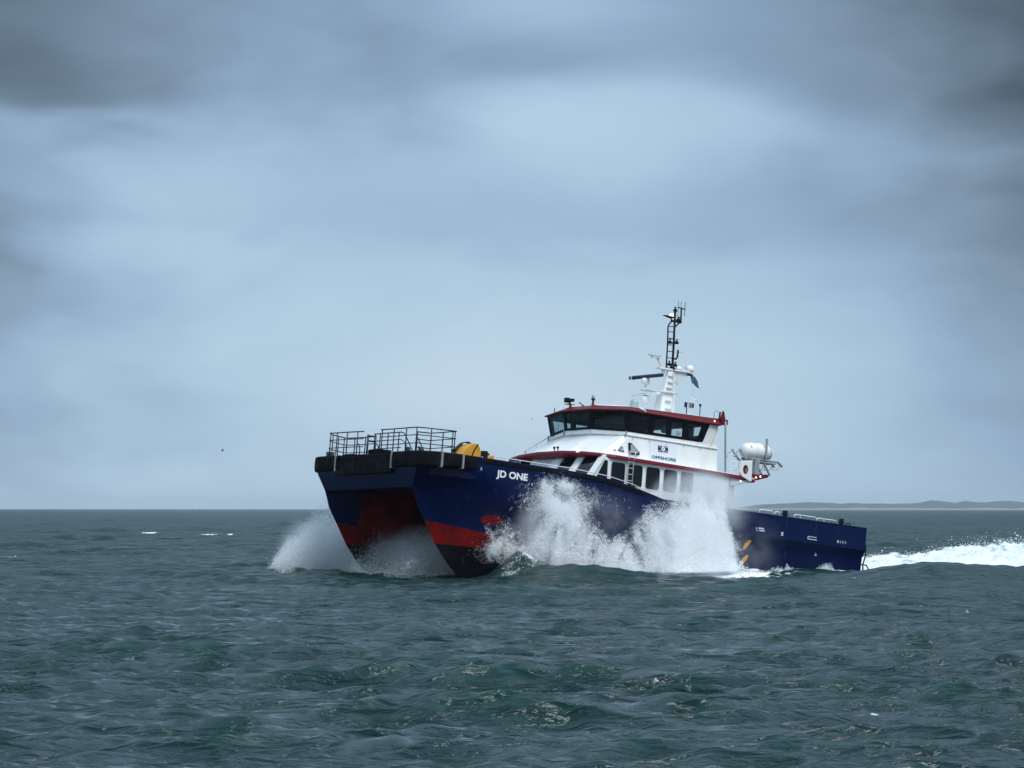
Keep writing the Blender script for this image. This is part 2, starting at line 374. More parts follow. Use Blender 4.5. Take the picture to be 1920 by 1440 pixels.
FOAM = [(.6, 113.0, .8, .8, .52), (-43.5, 318, 1.9, 11.0, .66), (-32.8, 290, 2.0, 6, .56), (-30.6, 289, 1.0, 5, .56), (-30, 160, 1.2, 3, .44), (-14, 128, .8, 2.5, .46), (30, 210, 1.4, 5, .46), (44, 300, 1.6, 6, .5), (-52, 420, 2.2, 10, .52), (70, 520, 3, 14, .52), (416, 2380, 14, 60, .60), (-20, 205, 1.0, 4, .50), (-19.3, 208, .6, 2, .6),
        (-9.3, 68, 1.4, 1.0, .44), (-7.6, 66, .5, .6, .43), (2.6, 45, .8, .6, .42), (3.4, 55, .4, .4, .46), (7.4, 53, .5, .5, .42), (9.2, 84, .9, 1.2, .42), (12.6, 74, .5, .6, .44),
        (5.2, 38.5, .25, .3, .5), (-12.5, 47, .4, .5, .42), (14.4, 110, 1.4, 1.4, .40), (11.0, 91, 1, .8, .40), (-2.0, 62, .5, .5, .42), (6, 70, .5, .6, .42)]
def sea_at(X, Y, dr=None):
    shape = X.shape; X = X.ravel().astype(np.float32); Y = Y.ravel().astype(np.float32)
    zx = np.zeros_like(X); ox = np.zeros_like(X); oy = np.zeros_like(X); lost = np.zeros_like(X)
    # gustiness: patches of livelier and flatter water
    P3 = np.stack([X*.045, Y*.022, np.zeros_like(X)+3.1], 1); gust = .55 + .95*fbm(P3, 3)
    grp = .70 + 1.0*sstep(fbm(P3*np.array([1.7, 2.4, 1])+9, 3), .44, .72)      # groups of steeper waves
    far = .88 + .75*sstep(Y, 60, 260)      # shorter fetch of calmer water close by
    d = np.zeros_like(X) if dr is None else dr.ravel().astype(np.float32)
    for a, k, th, ph, l in zip(*[q.tolist() for q in (amp, kk, dirs, phs, lam)]):
        w = sstep(l, 1.1*d, 2.2*d) if dr is not None else 1.0
        cx, cs = math.cos(th), math.sin(th); A = k*(X*cx + Y*cs) + ph
        g = gust if l < 2.2 else (grp*far if l < 8 else far)
        lost += (k*a*(1-w))**2*.05
        zx += a*w*g*np.cos(A); s = -(.90 if l > 1 else .75)*a*w*g*np.sin(A); ox += s*cx; oy += s*cs
    crest = np.clip(zx/.30, 0, 1)
    for bx, by, sx, sy, h, tn in BUMPS:
        ux = (X-bx)*math.cos(tn)+(Y-by)*math.sin(tn); uy = -(X-bx)*math.sin(tn)+(Y-by)*math.cos(tn)
        zx += h*np.exp(-(ux/sx)**2-(uy/sy)**2)
    crest = np.clip(crest + .0, 0, 1)
    return (X+ox).reshape(shape), (Y+oy).reshape(shape), (SEA0+zx).reshape(shape), crest.reshape(shape), lost.reshape(shape)
def make_sea_mesh():
    q = 1.0040; r = [8.0]
    while r[-1] < 26: r.append(r[-1]*1.03)
    while r[-1] < 330: r.append(r[-1]*q)
    while r[-1] < 1800: r.append(r[-1]*1.0055)
    while r[-1] < 15000: r.append(r[-1]*1.02)
    r = np.array(r)
    a = np.concatenate([np.linspace(-180, -16, 60, endpoint=False), np.linspace(-16, -12.2, 20, endpoint=False), np.linspace(-12.2, 12.2, 440, endpoint=False),
                        np.linspace(12.2, 16, 20, endpoint=False), np.linspace(16, 180, 61)])
    R_, A = np.meshgrid(r, np.radians(a), indexing='ij')
    X = R_*np.sin(A); Y = R_*np.cos(A)
    dr = np.gradient(r)[:, None]*np.ones_like(A)
    da = np.abs(np.gradient(np.radians(a)))[None, :]*R_
    d = np.maximum(dr*.75, da)
    x, y, z, cr_, lost = sea_at(X, Y, d)
    nr, na = R_.shape
    V = np.stack([x, y, z], -1).reshape(-1, 3)
    i = np.arange((nr-1)*(na-1)); ii = i//(na-1); jj = i % (na-1); k = ii*na+jj
    F = np.stack([k, k+na, k+na+1, k+1], 1)
    # centre disc under the viewer
    c = len(V); V = np.vstack([V, [[0, 0, SEA0]]])
    me = bpy.data.meshes.new('sea'); T3 = np.stack([np.full(na-1, c), np.arange(na-1), np.arange(1, na)], 1)
    nl = F.size + T3.size
    me.vertices.add(len(V)); me.vertices.foreach_set('co', V.astype(np.float32).ravel())
    me.loops.add(nl); me.loops.foreach_set('vertex_index', np.concatenate([F.ravel(), T3.ravel()]).astype(np.int32))
    me.polygons.add(len(F)+len(T3))
    st = np.concatenate([np.arange(len(F))*4, len(F)*4+np.arange(len(T3))*3]); me.polygons.foreach_set('loop_start', st.astype(np.int32))
    me.polygons.foreach_set('use_smooth', np.ones(len(F)+len(T3), bool))
    me.update(calc_edges=True)
    fo = np.zeros(len(V), np.float32); cc = np.zeros(len(V), np.float32); cc[:-1] = cr_.ravel()
    Xf, Yf = V[:, 0], V[:, 1]
    for fx, fy, sx, sy, s in FOAM: fo = np.maximum(fo, s*np.exp(-((Xf-fx)/sx)**2-((Yf-fy)/sy)**2))
    # churned water along the hull, in the tunnel and in the wake
    L = (np.stack([Xf, Yf, np.full_like(Xf, .3)], 1) - VT) @ VR
    lx, ly = L[:, 0], L[:, 1]
    side = sstep(lx, -1.0, 4.0)*sstep(lx, 19.5, 16.0)
    off = np.abs(np.abs(ly)-5.6)
    fo = np.maximum(fo, .70*side*np.exp(-(np.maximum(off-.3, 0)/(.75+3.2*sstep(lx, 3, 7)*sstep(lx, 17, 12)))**2)*(.60+.40*sstep(lx, 5, 9)))
    fo = np.maximum(fo, .60*np.exp(-((lx-20.5)/3.4)**2-(ly/2.8)**2))
    fo = np.maximum(fo, .52*np.exp(-((lx-21.2)/1.6)**2-((np.abs(ly)-4.4)/.9)**2))
    wk = sstep(lx, .5, -3.0)*np.exp(-(np.abs(ly)/6.5)**4)
    fo = np.maximum(fo, .62*wk)
    # slopes of wavelets too short for the mesh at that range become surface roughness
    rg = np.zeros(len(V), np.float32); rg[:-1] = np.sqrt(np.sqrt(2*(lost.ravel()+.00014))); rg = np.clip(rg, .11, .62)
    for nme, arr in (('foam', fo), ('crest', cc), ('ripple', rg)):
        at = me.attributes.new(nme, 'FLOAT', 'POINT'); at.data.foreach_set('value', arr.astype(np.float32))
    me.materials.append(M['sea'])
    o = bpy.data.objects.new('sea', me); C.objects.link(o)
    tag(o, 'choppy grey-green sea reaching to the horizon', 'sea', kind='structure')
make_sea_mesh()

# ------------------------------------------------------------------ far dunes on the right
def make_dunes():
    mm = bpy.data.materials.new('dune_ground'); mm.use_nodes = True; nt = mm.node_tree; b = nt.nodes['Principled BSDF']
    g = nd(nt, 'ShaderNodeNewGeometry').outputs['Position']; z = nd(nt, 'ShaderNodeSeparateXYZ', inp={0: g}).outputs[2]
    n = noise(nt, g, .012, 6, .6); zz = mth(nt, 'ADD', z, mth(nt, 'MULTIPLY_ADD', n, 16, -8))
    col = mixc(nt, smooth(nt, zz, 4.0, 8.0), (.24, .24, .235, 1), (.085, .105, .115, 1))
    col = mixc(nt, smooth(nt, noise(nt, g, .03, 5), .55, .68, 0, .5), col, (.18, .18, .165, 1))
    nt.links.new(col, b.inputs['Base Color']); b.inputs['Roughness'].default_value = 1; b.inputs['Specular IOR Level'].default_value = 0
    D = 8800.; us = np.linspace(1330, 2600, 300); vs_ = np.linspace(0, 1, 26)
    # skyline in pixels above the horizon, read at this distance
    tx = [1330, 1380, 1420, 1470, 1530, 1560, 1600, 1650, 1690, 1720, 1745, 1770, 1790, 1810, 1840, 1870, 1890, 1920, 1960, 2050, 2200, 2400, 2600]
    ty = .85*np.array([0.5, 3, 10, 13, 14.5, 12, 13, 11.5, 10.5, 13, 20.5, 16.5, 14, 18.5, 14.5, 16.5, 17.5, 16, 13, 15, 11, 8, 2])
    sky_ = np.interp(us, tx, ty)
    sky_ = sky_ + (fbm(np.stack([us*.045, us*0, us*0], 1), 4)-.5)*4*np.minimum(1, sky_/8)
    V = []
    for i, t in enumerate(vs_):
        dep = D + t*900 - 250
        X = (us-960)/5000*dep
        prof = sstep(np.array([t]), .10, .62)[0]
        hts = EYE + sky_/5000*(D+300)
        bmp = (fbm(np.stack([us*.03, us*0+t*7, us*0+2], 1), 4)-.5)*7*prof*(1-prof)*4
        Z = hts*prof*(1-.35*max(0, (t-.65)/.35)) + bmp*np.minimum(1, sky_/8) + (1.6 if t > .03 else -1.5)*(1-prof)
        V += list(zip(X, np.full_like(X, dep), Z))
    n = len(us); F = [(i*n+j, i*n+j+1, (i+1)*n+j+1, (i+1)*n+j) for i in range(len(vs_)-1) for j in range(n-1)]
    m = MB(); m.add(V, F); o = m.build('dunes', mm, smoothed=True)
    tag(o, 'low hazy sand dunes on the far shore', 'dunes', kind='structure')
make_dunes()
# ================================================================== the vessel
ves = empty('crew_vessel', VM)
tag(ves, 'navy blue catamaran workboat with white cabin, red trim and black bow fender', 'boat')

ZT = [-.9, -.6, -.27, .3, .92, 1.85, 2.44, 2.95, 3.22, 4.0, 4.9]
XS = [20.3, 21.0, 22.0, 22.62, 23.16, 23.78, 24.2, 24.38, 24.5, 24.70, 24.72]
def xs(z): return float(np.interp(z, ZT, XS))
def w0(z): return float(np.interp(z, [3.2, 3.6, 4.0, 4.7], [0, .22, .48, .55]))
def Wout(z): return float(np.interp(z, [-.9, -.6, -.27, .3, .92, 1.85, 2.5, 2.52, 2.85, 2.87, 4.9], [.06, .28, .5, .8, 1.04, 1.24, 1.3, 1.3, 1.5, 1.5, 1.5]))
def Win(z): return float(np.interp(z, [-.9, -.6, .3, .92, 1.85, 3.2], [.06, .28, .75, .92, 1.0, 1.0]))
def Le(z): return float(np.interp(z, [-.9, .9, 1.85, 2.9, 3.6, 4.6], [9.5, 8.5, 7.5, 6.0, 4.2, 2.6]))
def zd(x): return float(np.interp(x, [0, 12.3, 12.62, 14.02, 15.24, 16.36, 17.5, 21.6, 24.75], [3.89, 3.93, 4.02, 4.31, 4.49, 4.56, 4.61, 4.64, 4.62]))
def hull_y(x, z):
    s = max(0, xs(z)-x); g = 1-(1-min(1, s/Le(z)))**2.0
    return 3.6 + w0(z) + (Wout(z)-w0(z))*g
def hull_yi(x, z):
    s = max(0, xs(z)-x); g = 1-(1-min(1, s/4.5))**2.0
    return 3.6 - Win(z)*g
def build_hull():
    zr = [-.9, -.6, -.27, .0, .3, .6, .92, 1.25, 1.55, 1.85, 2.15, 2.5, 2.7, 2.85, 2.88, 3.2]; ks = [.2, .4, .6, .8, 1.0]
    n = 80; ts = [(i/n)**1.6 for i in range(n+1)]
    m = MB()
    def rows():
        R_ = []
        for z in zr: R_.append([(xs(z)*(1-t), z) for t in ts])
        for k in ks:
            row = []
            for t in ts:
                x = xs(4.6)*(1-t); z = 3.2+k*(zd(x)-3.2); x = xs(z)*(1-t); row.append((x, z))
            R_.append(row)
        return R_
    R_ = rows(); nc = len(ts)
    for sgn in (1, -1):
        V = [(x, sgn*hull_y(x, z), z) for row in R_ for x, z in row]
        m.add(V, [(i*nc+j, i*nc+j+1, (i+1)*nc+j+1, (i+1)*nc+j) for i in range(len(R_)-1) for j in range(nc-1)])
        Rin = R_[:len(zr)]
        V = [(x, sgn*hull_yi(x, z), z) for row in Rin for x, z in row]
        m.add(V, [(i*nc+j, i*nc+j+1, (i+1)*nc+j+1, (i+1)*nc+j) for i in range(len(Rin)-1) for j in range(nc-1)])
        # transom of each demi-hull
        oc = [(0, sgn*hull_y(0, row[-1][1]), row[-1][1]) for row in Rin]; ic = [(0, sgn*hull_yi(0, row[-1][1]), row[-1][1]) for row in Rin]
        m.add(oc+ic, [(i, i+1, len(oc)+i+1, len(oc)+i) for i in range(len(oc)-1)])
    # tunnel roof
    tr = Rin[-1]; V = [(x, s*hull_yi(x, 3.2), 3.2) for x, z in tr for s in (1, -1)]
    m.add(V, [(2*i, 2*i+1, 2*i+3, 2*i+2) for i in range(nc-1)])
    # front plate above the tunnel and aft closing plate
    up = [R_[len(zr)-1][0]] + [row[0] for row in R_[len(zr):]]
    V = [(x, s*hull_y(x, z), z) for x, z in up for s in (1, -1)]
    m.add(V, [(2*i, 2*i+1, 2*i+3, 2*i+2) for i in range(len(up)-1)])
    m.add([(0, 5.1, 3.2), (0, -5.1, 3.2), (0, -5.1, 3.0), (0, 5.1, 3.0)], [(0, 1, 2, 3)])
    h = m.build('hull', 'hull', ves, smoothed=True)
    e = h.modifiers.new('split', 'EDGE_SPLIT'); e.split_angle = rad(28)
    # bulwark cap + inner wall + decks
    d = MB(); xsn = list(np.linspace(0, 24.2, 90))
    for sgn in (1, -1):
        V = []
        for x in xsn:
            z = zd(x); yo = hull_y(x, z); V += [(x, sgn*(yo+.02), z-.03), (x, sgn*(yo+.02), z+.025), (x, sgn*(yo-.16), z+.025), (x, sgn*(yo-.16), z-.9)]
        d.add(V, [(4*i+k, 4*i+k+1, 4*i+4+k+1, 4*i+4+k) for i in range(len(xsn)-1) for k in range(3)])
    d.build('bulwark', M['hull'], ves)
    k = MB(); V = []
    for x in xsn:
        z = float(np.interp(x, [0, 12.5, 16.5, 24.4], [2.95, 2.95, 4.45, 4.5])); y = hull_y(x, zd(x))-.1; V += [(x, y, z), (x, -y, z)]
    k.add(V, [(2*i, 2*i+1, 2*i+3, 2*i+2) for i in range(len(xsn)-1)])
    k.build('deck', 'deck', ves)
    return h
hull = build_hull()

# --- lettering and marks on the port side (children of the hull)
def side_text(body, size, x_left, z0, name, mt, yf, offset=0.0, width=None, parent=hull, lift=.012, slope=0.0):
    me = text_mesh(body, size, 0, offset)
    co = np.array([v.co[:] for v in me.vertices]); w = co[:, 0].max()-co[:, 0].min(); sx = (width/w) if width else 1
    for v in me.vertices:
        X = x_left-(v.co.x-co[:, 0].min())*sx; Z = z0+v.co.y+slope*(x_left-X)
        v.co = (X, yf(X, Z)+lift, Z)
    me.materials.append(M[mt]); me.name = name
    o = bpy.data.objects.new(name, me); C.objects.link(o); o.parent = parent; return o
side_text('JD ONE', .40, 21.29, 3.945, 'name_lettering', 'letter', hull_y, offset=.014, width=1.63)['label'] = 'white letters JD ONE on the port bow'
def decal(parts, name, mt, yf=hull_y, parent=hull, lift=.01, label=None):
    m = MB()
    for poly in parts:
        P = [(x, yf(x, z)+lift, z) for x, z in poly]; m.add(P, [tuple(range(len(P)))])
    return m.build(name, mt, parent, label=label)
def bar(x0, x1, z0, z1): return [(x0, z0), (x1, z0), (x1, z1), (x0, z1)]
for zc in (2.44, 1.76, 1.14):
    decal([[(7.02, zc+.22), (6.88, zc+.20), (6.96, zc-.02), (7.16, zc-.24), (7.28, zc-.26), (7.22, zc+.02)]], 'warning_chevron', 'yellow')
for b_ in [bar(6.62, 6.28, 3.21, 3.265), bar(6.56, 6.24, 3.11, 3.165), bar(6.74, 6.66, 3.11, 3.15), bar(6.76, 6.71, 3.19, 3.25)]: decal([b_], 'hull_mark', 'panel_grey')
for b_ in [bar(5.24, 5.12, 3.13, 3.19), bar(5.24, 5.12, 3.04, 3.09)]: decal([b_], 'hull_mark', 'letter')
for b_ in [bar(3.62, 3.08, 3.14, 3.17), bar(3.62, 3.06, 3.02, 3.055), bar(3.63, 3.58, 3.02, 3.17)]: decal([b_], 'hull_mark', 'panel_grey')
for i, ch in enumerate('1283'):
    side_text(ch, .17, 1.80-i*.155, 3.04, 'draught_figure', 'panel_grey', hull_y, width=.085)
for b_ in [bar(2.96, 2.82, 2.33, 2.37), bar(2.91, 2.88, 2.37, 2.47)]: decal([b_], 'hull_mark', 'panel_grey')
for b_ in [bar(22.95, 22.55, 3.80, 3.825), bar(22.88, 22.33, 3.735, 3.76), bar(22.50, 22.43, 3.76, 3.80)]: decal([b_], 'hull_mark', 'tan')
for b_ in [bar(18.86, 18.48, 3.82, 3.855), bar(18.86, 18.40, 3.70, 3.735), bar(18.87, 18.81, 3.70, 3.855)]: decal([b_], 'hull_mark', 'letter')
for b_ in [bar(19.42, 19.37, 3.76, 3.86), bar(19.62, 19.56, 3.79, 3.83)]: decal([b_], 'hull_mark', 'panel_grey')

# --- rub strake along the sheer, fender round the bow
def sheer_strip(x0, x1, dz0, dz1, out, name, mt, n=40, bev=.02):
    m = MB(); V = []
    for x in np.linspace(x0, x1, n):
        z = zd(x); y = hull_y(x, z); V.append([(x, y-.05, z+dz0), (x, y+out, z+dz0), (x, y+out, z+dz1), (x, y-.05, z+dz1)])
    m.loft(V); return m.build(name, mt, ves, bevel=bev)
sheer_strip(22.1, 13.2, -.20, -.035, .04, 'rubbing_strake', 'rubber', n=60)
def bow_fender():
    half = [(21.95, 5.02), (22.6, 5.10), (23.2, 5.14), (23.75, 5.04), (24.2, 4.84), (24.55, 4.55), (24.78, 4.18), (24.86, 3.8), (24.86, 3.0), (24.86, 2.2)]
    for sgn in (1, -1):
        loops = []
        for i, (x, y) in enumerate(half):
            a = Vector(half[max(i-1, 0)]); b = Vector(half[min(i+1, len(half)-1)]); t = (b-a).normalized(); nrm = Vector((t.y, -t.x))
            if nrm.dot(Vector((x-20, y))) < 0: nrm = -nrm
            zt = 4.69 + (.01 if x > 24 else 0); zb = 4.02 + (24.8-x)*.045
            prof = [(-.42, zb), (-.05, zb), (.0, zb+.06), (.015, (zb+zt)/2), (.0, zt-.07), (-.05, zt), (-.42, zt)]
            loops.append([(x+nrm.x*o, sgn*(y+nrm.y*o), z) for o, z in prof])
        m = MB(); m.loft(loops); f = m.build('bow_fender', 'rubber', ves, smoothed=False, bevel=.03)
        # straps round the fender
        for sx, sy, along in ((24.86, 2.30, 1), (23.05, 5.13, 0), (22.05, 5.04, 0)):
            s = MB(); w = .05; zb = 4.0 + (24.8-sx)*.045
            if along: s.box((sx-.30, sgn*sy-w, zb-.01), (sx+.028, sgn*sy+w, 4.72))
            else: s.box((sx-w, sgn*(sy-.30), zb-.01), (sx+w, sgn*(sy+.03), 4.715))
            s.build('strap', 'strap', f, bevel=.015)
        g = MB()
        if sgn == 1:
            for sx in (24.0,): g.box((sx-.045, 4.65, 4.04), (sx+.045, 4.985, 4.715)); g.build('strap', 'strap', f, bevel=.015)
    # boarding step: recessed middle section with raised blocks
    m = MB(); m.box((24.35, -2.25, 3.80), (24.79, 2.25, 4.63)); st = m.build('boarding_fender', 'rubber', ves, bevel=.04)
    for y0, y1, zt, xf in ((-2.0, -1.1, 4.74, 24.74), (-1.05, -.2, 4.70, 24.72), (.15, 1.1, 4.88, 24.74), (1.9, 2.5, 4.76, 24.4)):
        b = MB(); b.box((24.05, y0, 4.58), (xf, y1, zt)); b.build('step_block', 'rubber', st, bevel=.05)
bow_fender()

# --- bow guard rails
def rail_set(paths, posts, name, r=.026, mids=(5.40, 5.05), label=None, top=5.72):
    m = MB()
    for p in paths:
        for z in (top,)+tuple(mids):
            q = [(x, y, z) for x, y in p]; m.tube(q, r if z == top else r*.8, 8)
    o = m.build(name, 'navy_rail', ves, smoothed=True, label=label)
    pm = MB(); pm.tube([(0, 0, 0), (0, 0, 1.08)], r, 8)
    first = None
    for x, y in posts:
        if first is None: first = pm.build('post', 'navy_rail', o, smoothed=True, loc=(x, y, 4.64))
        else: copyo(first, o, (x, y, 4.64))
    return o
s_path = [(24.55, -.60), (24.66, -1.7), (24.74, -3.15), (24.30, -3.62), (23.40, -4.12), (23.20, -4.02), (23.12, -2.7), (23.17, -1.85)]
rail_set([s_path], [(24.64, -.95), (24.68, -1.75), (24.72, -2.55), (24.72, -3.1), (24.3, -3.6), (23.85, -3.86), (23.40, -4.1), (23.15, -3.6), (23.12, -2.75), (23.17, -1.9)], 'guard_rail', label='navy tube guard rail on the far side of the bow')
p_path = [(24.62, .92), (24.57, 1.9), (24.58, 3.0), (24.56, 3.72), (24.0, 3.97), (22.92, 4.24)]
p_path2 = [(23.56, 2.08), (22.93, 2.22), (22.90, 3.2), (22.92, 4.24)]
rp = rail_set([p_path, p_path2], [(24.60, 1.0), (24.57, 1.9), (24.58, 2.9), (24.56, 3.68), (24.0, 3.96), (22.95, 4.2), (23.05, 4.18), (22.90, 3.2), (22.92, 2.3), (23.5, 2.1)], 'guard_rail', label='navy tube guard rail on the near side of the bow')
p3 = [(23.72, -1.05), (23.74, .08), (23.70, 1.13)]
rc = rail_set([p3], [(23.72, -1.0), (23.73, -.55), (23.73, .1), (23.71, .95)], 'guard_rail', label='navy tube guard rail behind the boarding gap')
h = MB()
h.tube([(23.70, 1.13, 5.72), (23.55, 1.14, 5.68), (22.95, 1.16, 4.78)], .026); h.tube([(23.70, 1.13, 5.40), (23.50, 1.14, 5.30), (23.15, 1.16, 4.78)], .02)
h.tube([(23.56, 2.08, 5.6), (23.0, 2.12, 4.76)], .026); h.build('stair_handrail', 'navy_rail', ves, smoothed=True)
g = MB()
for dz in (0, -.22):
    g.tube([(23.95, -1.2, 5.62+dz), (23.62, -1.1, 5.62+dz)], .04)
for x, y in ((23.95, -1.2), (23.62, -1.1)): g.tube([(x, y, 4.6), (x, y, 5.68)], .045)
g.tube([(24.0, -1.9, 5.3), (24.0, -1.75, 5.15), (24.0, -1.7, 4.62)], .026); g.tube([(23.8, -.75, 5.3), (23.74, -.62, 5.15), (23.72, -.6, 4.65)], .026)
g.build('boarding_gate', 'navy_rail', ves, smoothed=True)
bm_ = MB(); bm_.lathe([(.11, 0), (.11, .30), (.13, .31), (.13, .34), (.10, .36)], (0, 0, 0)); bol = None
for x, y in ((24.25, -3.95), (24.25, -3.65), (24.2, 2.55), (24.05, 3.3)):
    if bol is None: bol = bm_.build('bollard', 'galv', ves, smoothed=True, loc=(x, y, 4.62), label=None)
    else: copyo(bol, ves, (x, y, 4.62))

# --- yellow deck winch housing
def winch():
    prof = [(22.12, 4.72), (21.92, 4.92), (21.70, 5.20), (21.50, 5.37), (21.28, 5.44), (21.12, 5.40), (21.0, 5.27), (20.94, 5.08), (20.94, 4.72)]
    m = MB(); m.prism([(x, 2.55, z) for x, z in prof], (0, .75, 0)); w = m.build('deck_winch', 'yellow', ves, bevel=.03, label='yellow curved winch housing on the foredeck')
    r = MB(); r.loft([[(x, 2.5, z+.03), (x, 2.75, z+.03), (x, 2.75, z+.07), (x, 2.5, z+.07)] for x, z in [(21.95, 4.94), (21.72, 5.22), (21.52, 5.40), (21.28, 5.47), (21.1, 5.42)]])
    r.build('guard_strip', 'black', w)
    r = MB(); r.loft([[(x, 3.24, z), (x, 3.32, z), (x+.05, 3.32, z+.02), (x+.05, 3.24, z+.02)] for x, z in [(21.40, 4.75), (21.32, 5.05), (21.18, 5.3), (21.1, 5.40)]])
    r.build('rib', 'black', w)
    b = MB(); b.box((20.72, 2.7, 4.7), (20.5, 3.2, 5.19)); b.build('motor', 'black', w, bevel=.03)
    b = MB(); b.prism([(20.52, 2.6, 4.78), (20.15, 2.6, 4.82), (20.2, 2.6, 5.05), (20.5, 2.6, 4.95)], (0, .6, 0)); b.build('drum_guard', 'yellow', w, bevel=.02)
    b = MB(); b.tube([(20.55, 2.9, 5.02), (20.25, 2.9, 5.10)], .05); b.build('hydraulic_hose', 'black', w); b = MB(); b.tube([(22.0, 2.6, 5.06), (22.0, 2.8, 5.12), (21.9, 2.8, 5.05)], .05); b.build('hydraulic_hose', 'black', w)
winch()

# --- foredeck handrail in white along the sheer, and low white washboard
m = MB(); pts = []
for x in np.linspace(21.4, 12.9, 34):
    z = zd(x); up = .15 if x > 14 else .15-.05*(14-x); pts.append((x, hull_y(x, z)-.09, z+up))
m.tube(pts, .020, 6); hr = m.build('sheer_handrail', 'white', ves, smoothed=True, label='thin white handrail along the near sheer')
for x in np.arange(21.0, 13.2, -.95):
    z = zd(x); s = MB(); s.tube([(x, hull_y(x, z)-.09, z), (x, hull_y(x, z)-.09, z+.15)], .015, 6); s.build('stanchion', 'white', hr)
m = MB(); V = []
for x in np.linspace(20.4, 16.6, 12):
    V.append([(x, 4.55, 4.6), (x, 4.60, 4.6), (x, 4.60, zd(x)+.08), (x, 4.55, zd(x)+.08)])
m.loft(V); m.build('washboard', 'white', ves)

# --- deckhouse (lower tier)
ROOF_Z = 5.66
def fr_x(z): return 15.2-.68*(z-4.8)
def deckhouse():
    m = MB(); zb, zt = 3.0, ROOF_Z
    def loop(z): return [(7.35, 3.7, z), (fr_x(z) if z > 4.2 else fr_x(4.2), 3.7, z), (fr_x(z) if z > 4.2 else fr_x(4.2), -3.7, z), (7.35, -3.7, z)]
    m.loft([loop(3.0), loop(4.2), loop(zt)]); dh = m.build('deckhouse', 'white', ves, bevel=.05, label='white passenger cabin with dark rounded windows and a crimson roof band')
    # recessed aft corner
    m = MB(); m.box((6.75, -3.35, 3.0), (7.36, 3.35, ROOF_Z-.02)); m.build('aft_bulkhead', 'white_dull', dh)
    def win(poly, name='window', mt='glass_dark', n3=(0, 1, 0), at=None, rim=.035, dep=.03, label=None):
        # poly: list of 3d points in the wall plane; rim stands proud, pane sits inside it
        n3 = Vector(n3).normalized(); P = [Vector(p) for p in poly]; c = sum(P, Vector())/len(P)
        def sh(k): return [c+(p-c)*(1+k/((p-c).length)) for p in P]
        w = MB(); o, i = sh(rim), sh(0)
        w.cur = 1
        N = len(P)
        vs_ = [p-n3*.01 for p in o]+[p+n3*dep for p in o]+[p+n3*dep for p in i]+[p+n3*.006 for p in i]
        w.add(vs_, [(a*N+k, a*N+(k+1) % N, (a+1)*N+(k+1) % N, (a+1)*N+k) for a in range(3) for k in range(N)])
        w.cur = 0; w.add([p+n3*.006 for p in i], [tuple(range(N))])
        return w.build(name, [mt, 'gasket'], dh, label=label)
    for x1, x0 in ((14.19, 13.41), (13.23, 12.42), (12.22, 11.43), (11.21, 10.44), (10.23, 9.49)):
        for sgn in (1, -1): win([(a, sgn*3.7, b) for a, b in rrect(x0, x1, 4.46, 5.46, .13)], n3=(0, sgn, 0))
    for sgn in (1, -1): win([(p[0], sgn*3.7, p[1]) for p in rpoly([(14.40, 5.48), (14.57, 5.50), (15.02, 4.62), (14.38, 4.62)], .07)], n3=(0, sgn, 0))
    nf = Vector((1, 0, .68)).normalized()
    for y0, y1, mt in ((2.29, 3.36, 'glass_dark'), (.70, 1.72, 'glass_dark'), (-1.22, -.18, 'panel_grey'), (-2.85, -1.74, 'glass_dark')):
        P = [(fr_x(z), y, z) for y, z in rrect(y0, y1, 4.72, 5.66, .10)]
        win(P, n3=nf, mt=mt, rim=.02, dep=.025, name='window', label='window blanked with a pale board' if mt == 'panel_grey' else None)
    # white raking mullions between the front windows, with feet
    for y0, y1 in ((3.42, 3.86), (1.82, 2.20), (.10, .60), (-1.66, -1.32), (-3.86, -3.0)):
        q = MB(); A = []
        for z, o in ((4.62, .07), (5.70, .05)): A.append([Vector((fr_x(z), y, z))+nf*k for y, k in ((y0, .0), (y1, .0), (y1, o), (y0, o))])
        q.loft(A); q.box((fr_x(4.66)-.05, y0, 4.60), (fr_x(4.66)+.12, y1, 4.72)); q.build('mullion', 'white', dh, bevel=.01)
    # roof slab with the crimson edge band
    pl = [(6.3, 3.83), (14.10, 3.88), (14.72, 3.55), (14.92, 2.5), (15.02, 1.0), (15.02, -1.0), (14.92, -2.5), (14.72, -3.55), (14.10, -3.88), (6.3, -3.83)]
    def zb_(x, y): return 5.60 + .21*sstep(np.array([x]), 12.5, 15)[0]*(1-(abs(y)/3.9)**2) - .10*sstep(np.array([x]), 9.0, 6.4)[0]
    m = MB(); m.loft([[(x, y, zb_(x, y)) for x, y in pl], [(x+.02, y*1.004, zb_(x, y)+.03) for x, y in pl], [(x-.02, y*.997, zb_(x, y)+.16) for x, y in pl]])
    band = m.build('roof_band', 'band', dh, bevel=.015, label='crimson band round the cabin roof')
    m = MB(); m.loft([[(x*.996, y*.982, zb_(x, y)+.155) for x, y in pl], [(x*.993, y*.975, zb_(x, y)+.185) for x, y in pl]]); m.build('roof_deck', 'white', dh)
    for (x, y, r) in ((14.95, 2.2, .07),):
        l = MB(); l.lathe([(.10, 0), (.10, .12), (.05, .16)], (x, y, 5.86), (.6, 0, 1)); l.build('deck_light', 'lamp', dh, smoothed=True)
    for (x, y) in ((14.8, .15), (14.8, .42)):
        l = MB(); l.tube([(x, y, 5.98), (x+.02, y, 6.10)], .03); l.lathe([(.06, 0), (.06, .08)], (x+.02, y, 6.10), (.3, 0, 1)); l.build('spotlight', 'black', dh)
    l = MB(); l.tube([(14.85, -2.05, 5.93), (14.85, -2.05, 6.06)], .03); l.build('navigation_light', 'yellow', dh)
    # ladder on the port side
    l = MB()
    for x in (13.36, 13.05): l.tube([(x, 3.92, 6.02), (x, 3.94, 5.9), (x, 3.84, 5.6), (x, 3.84, 4.5)], .022, 8)
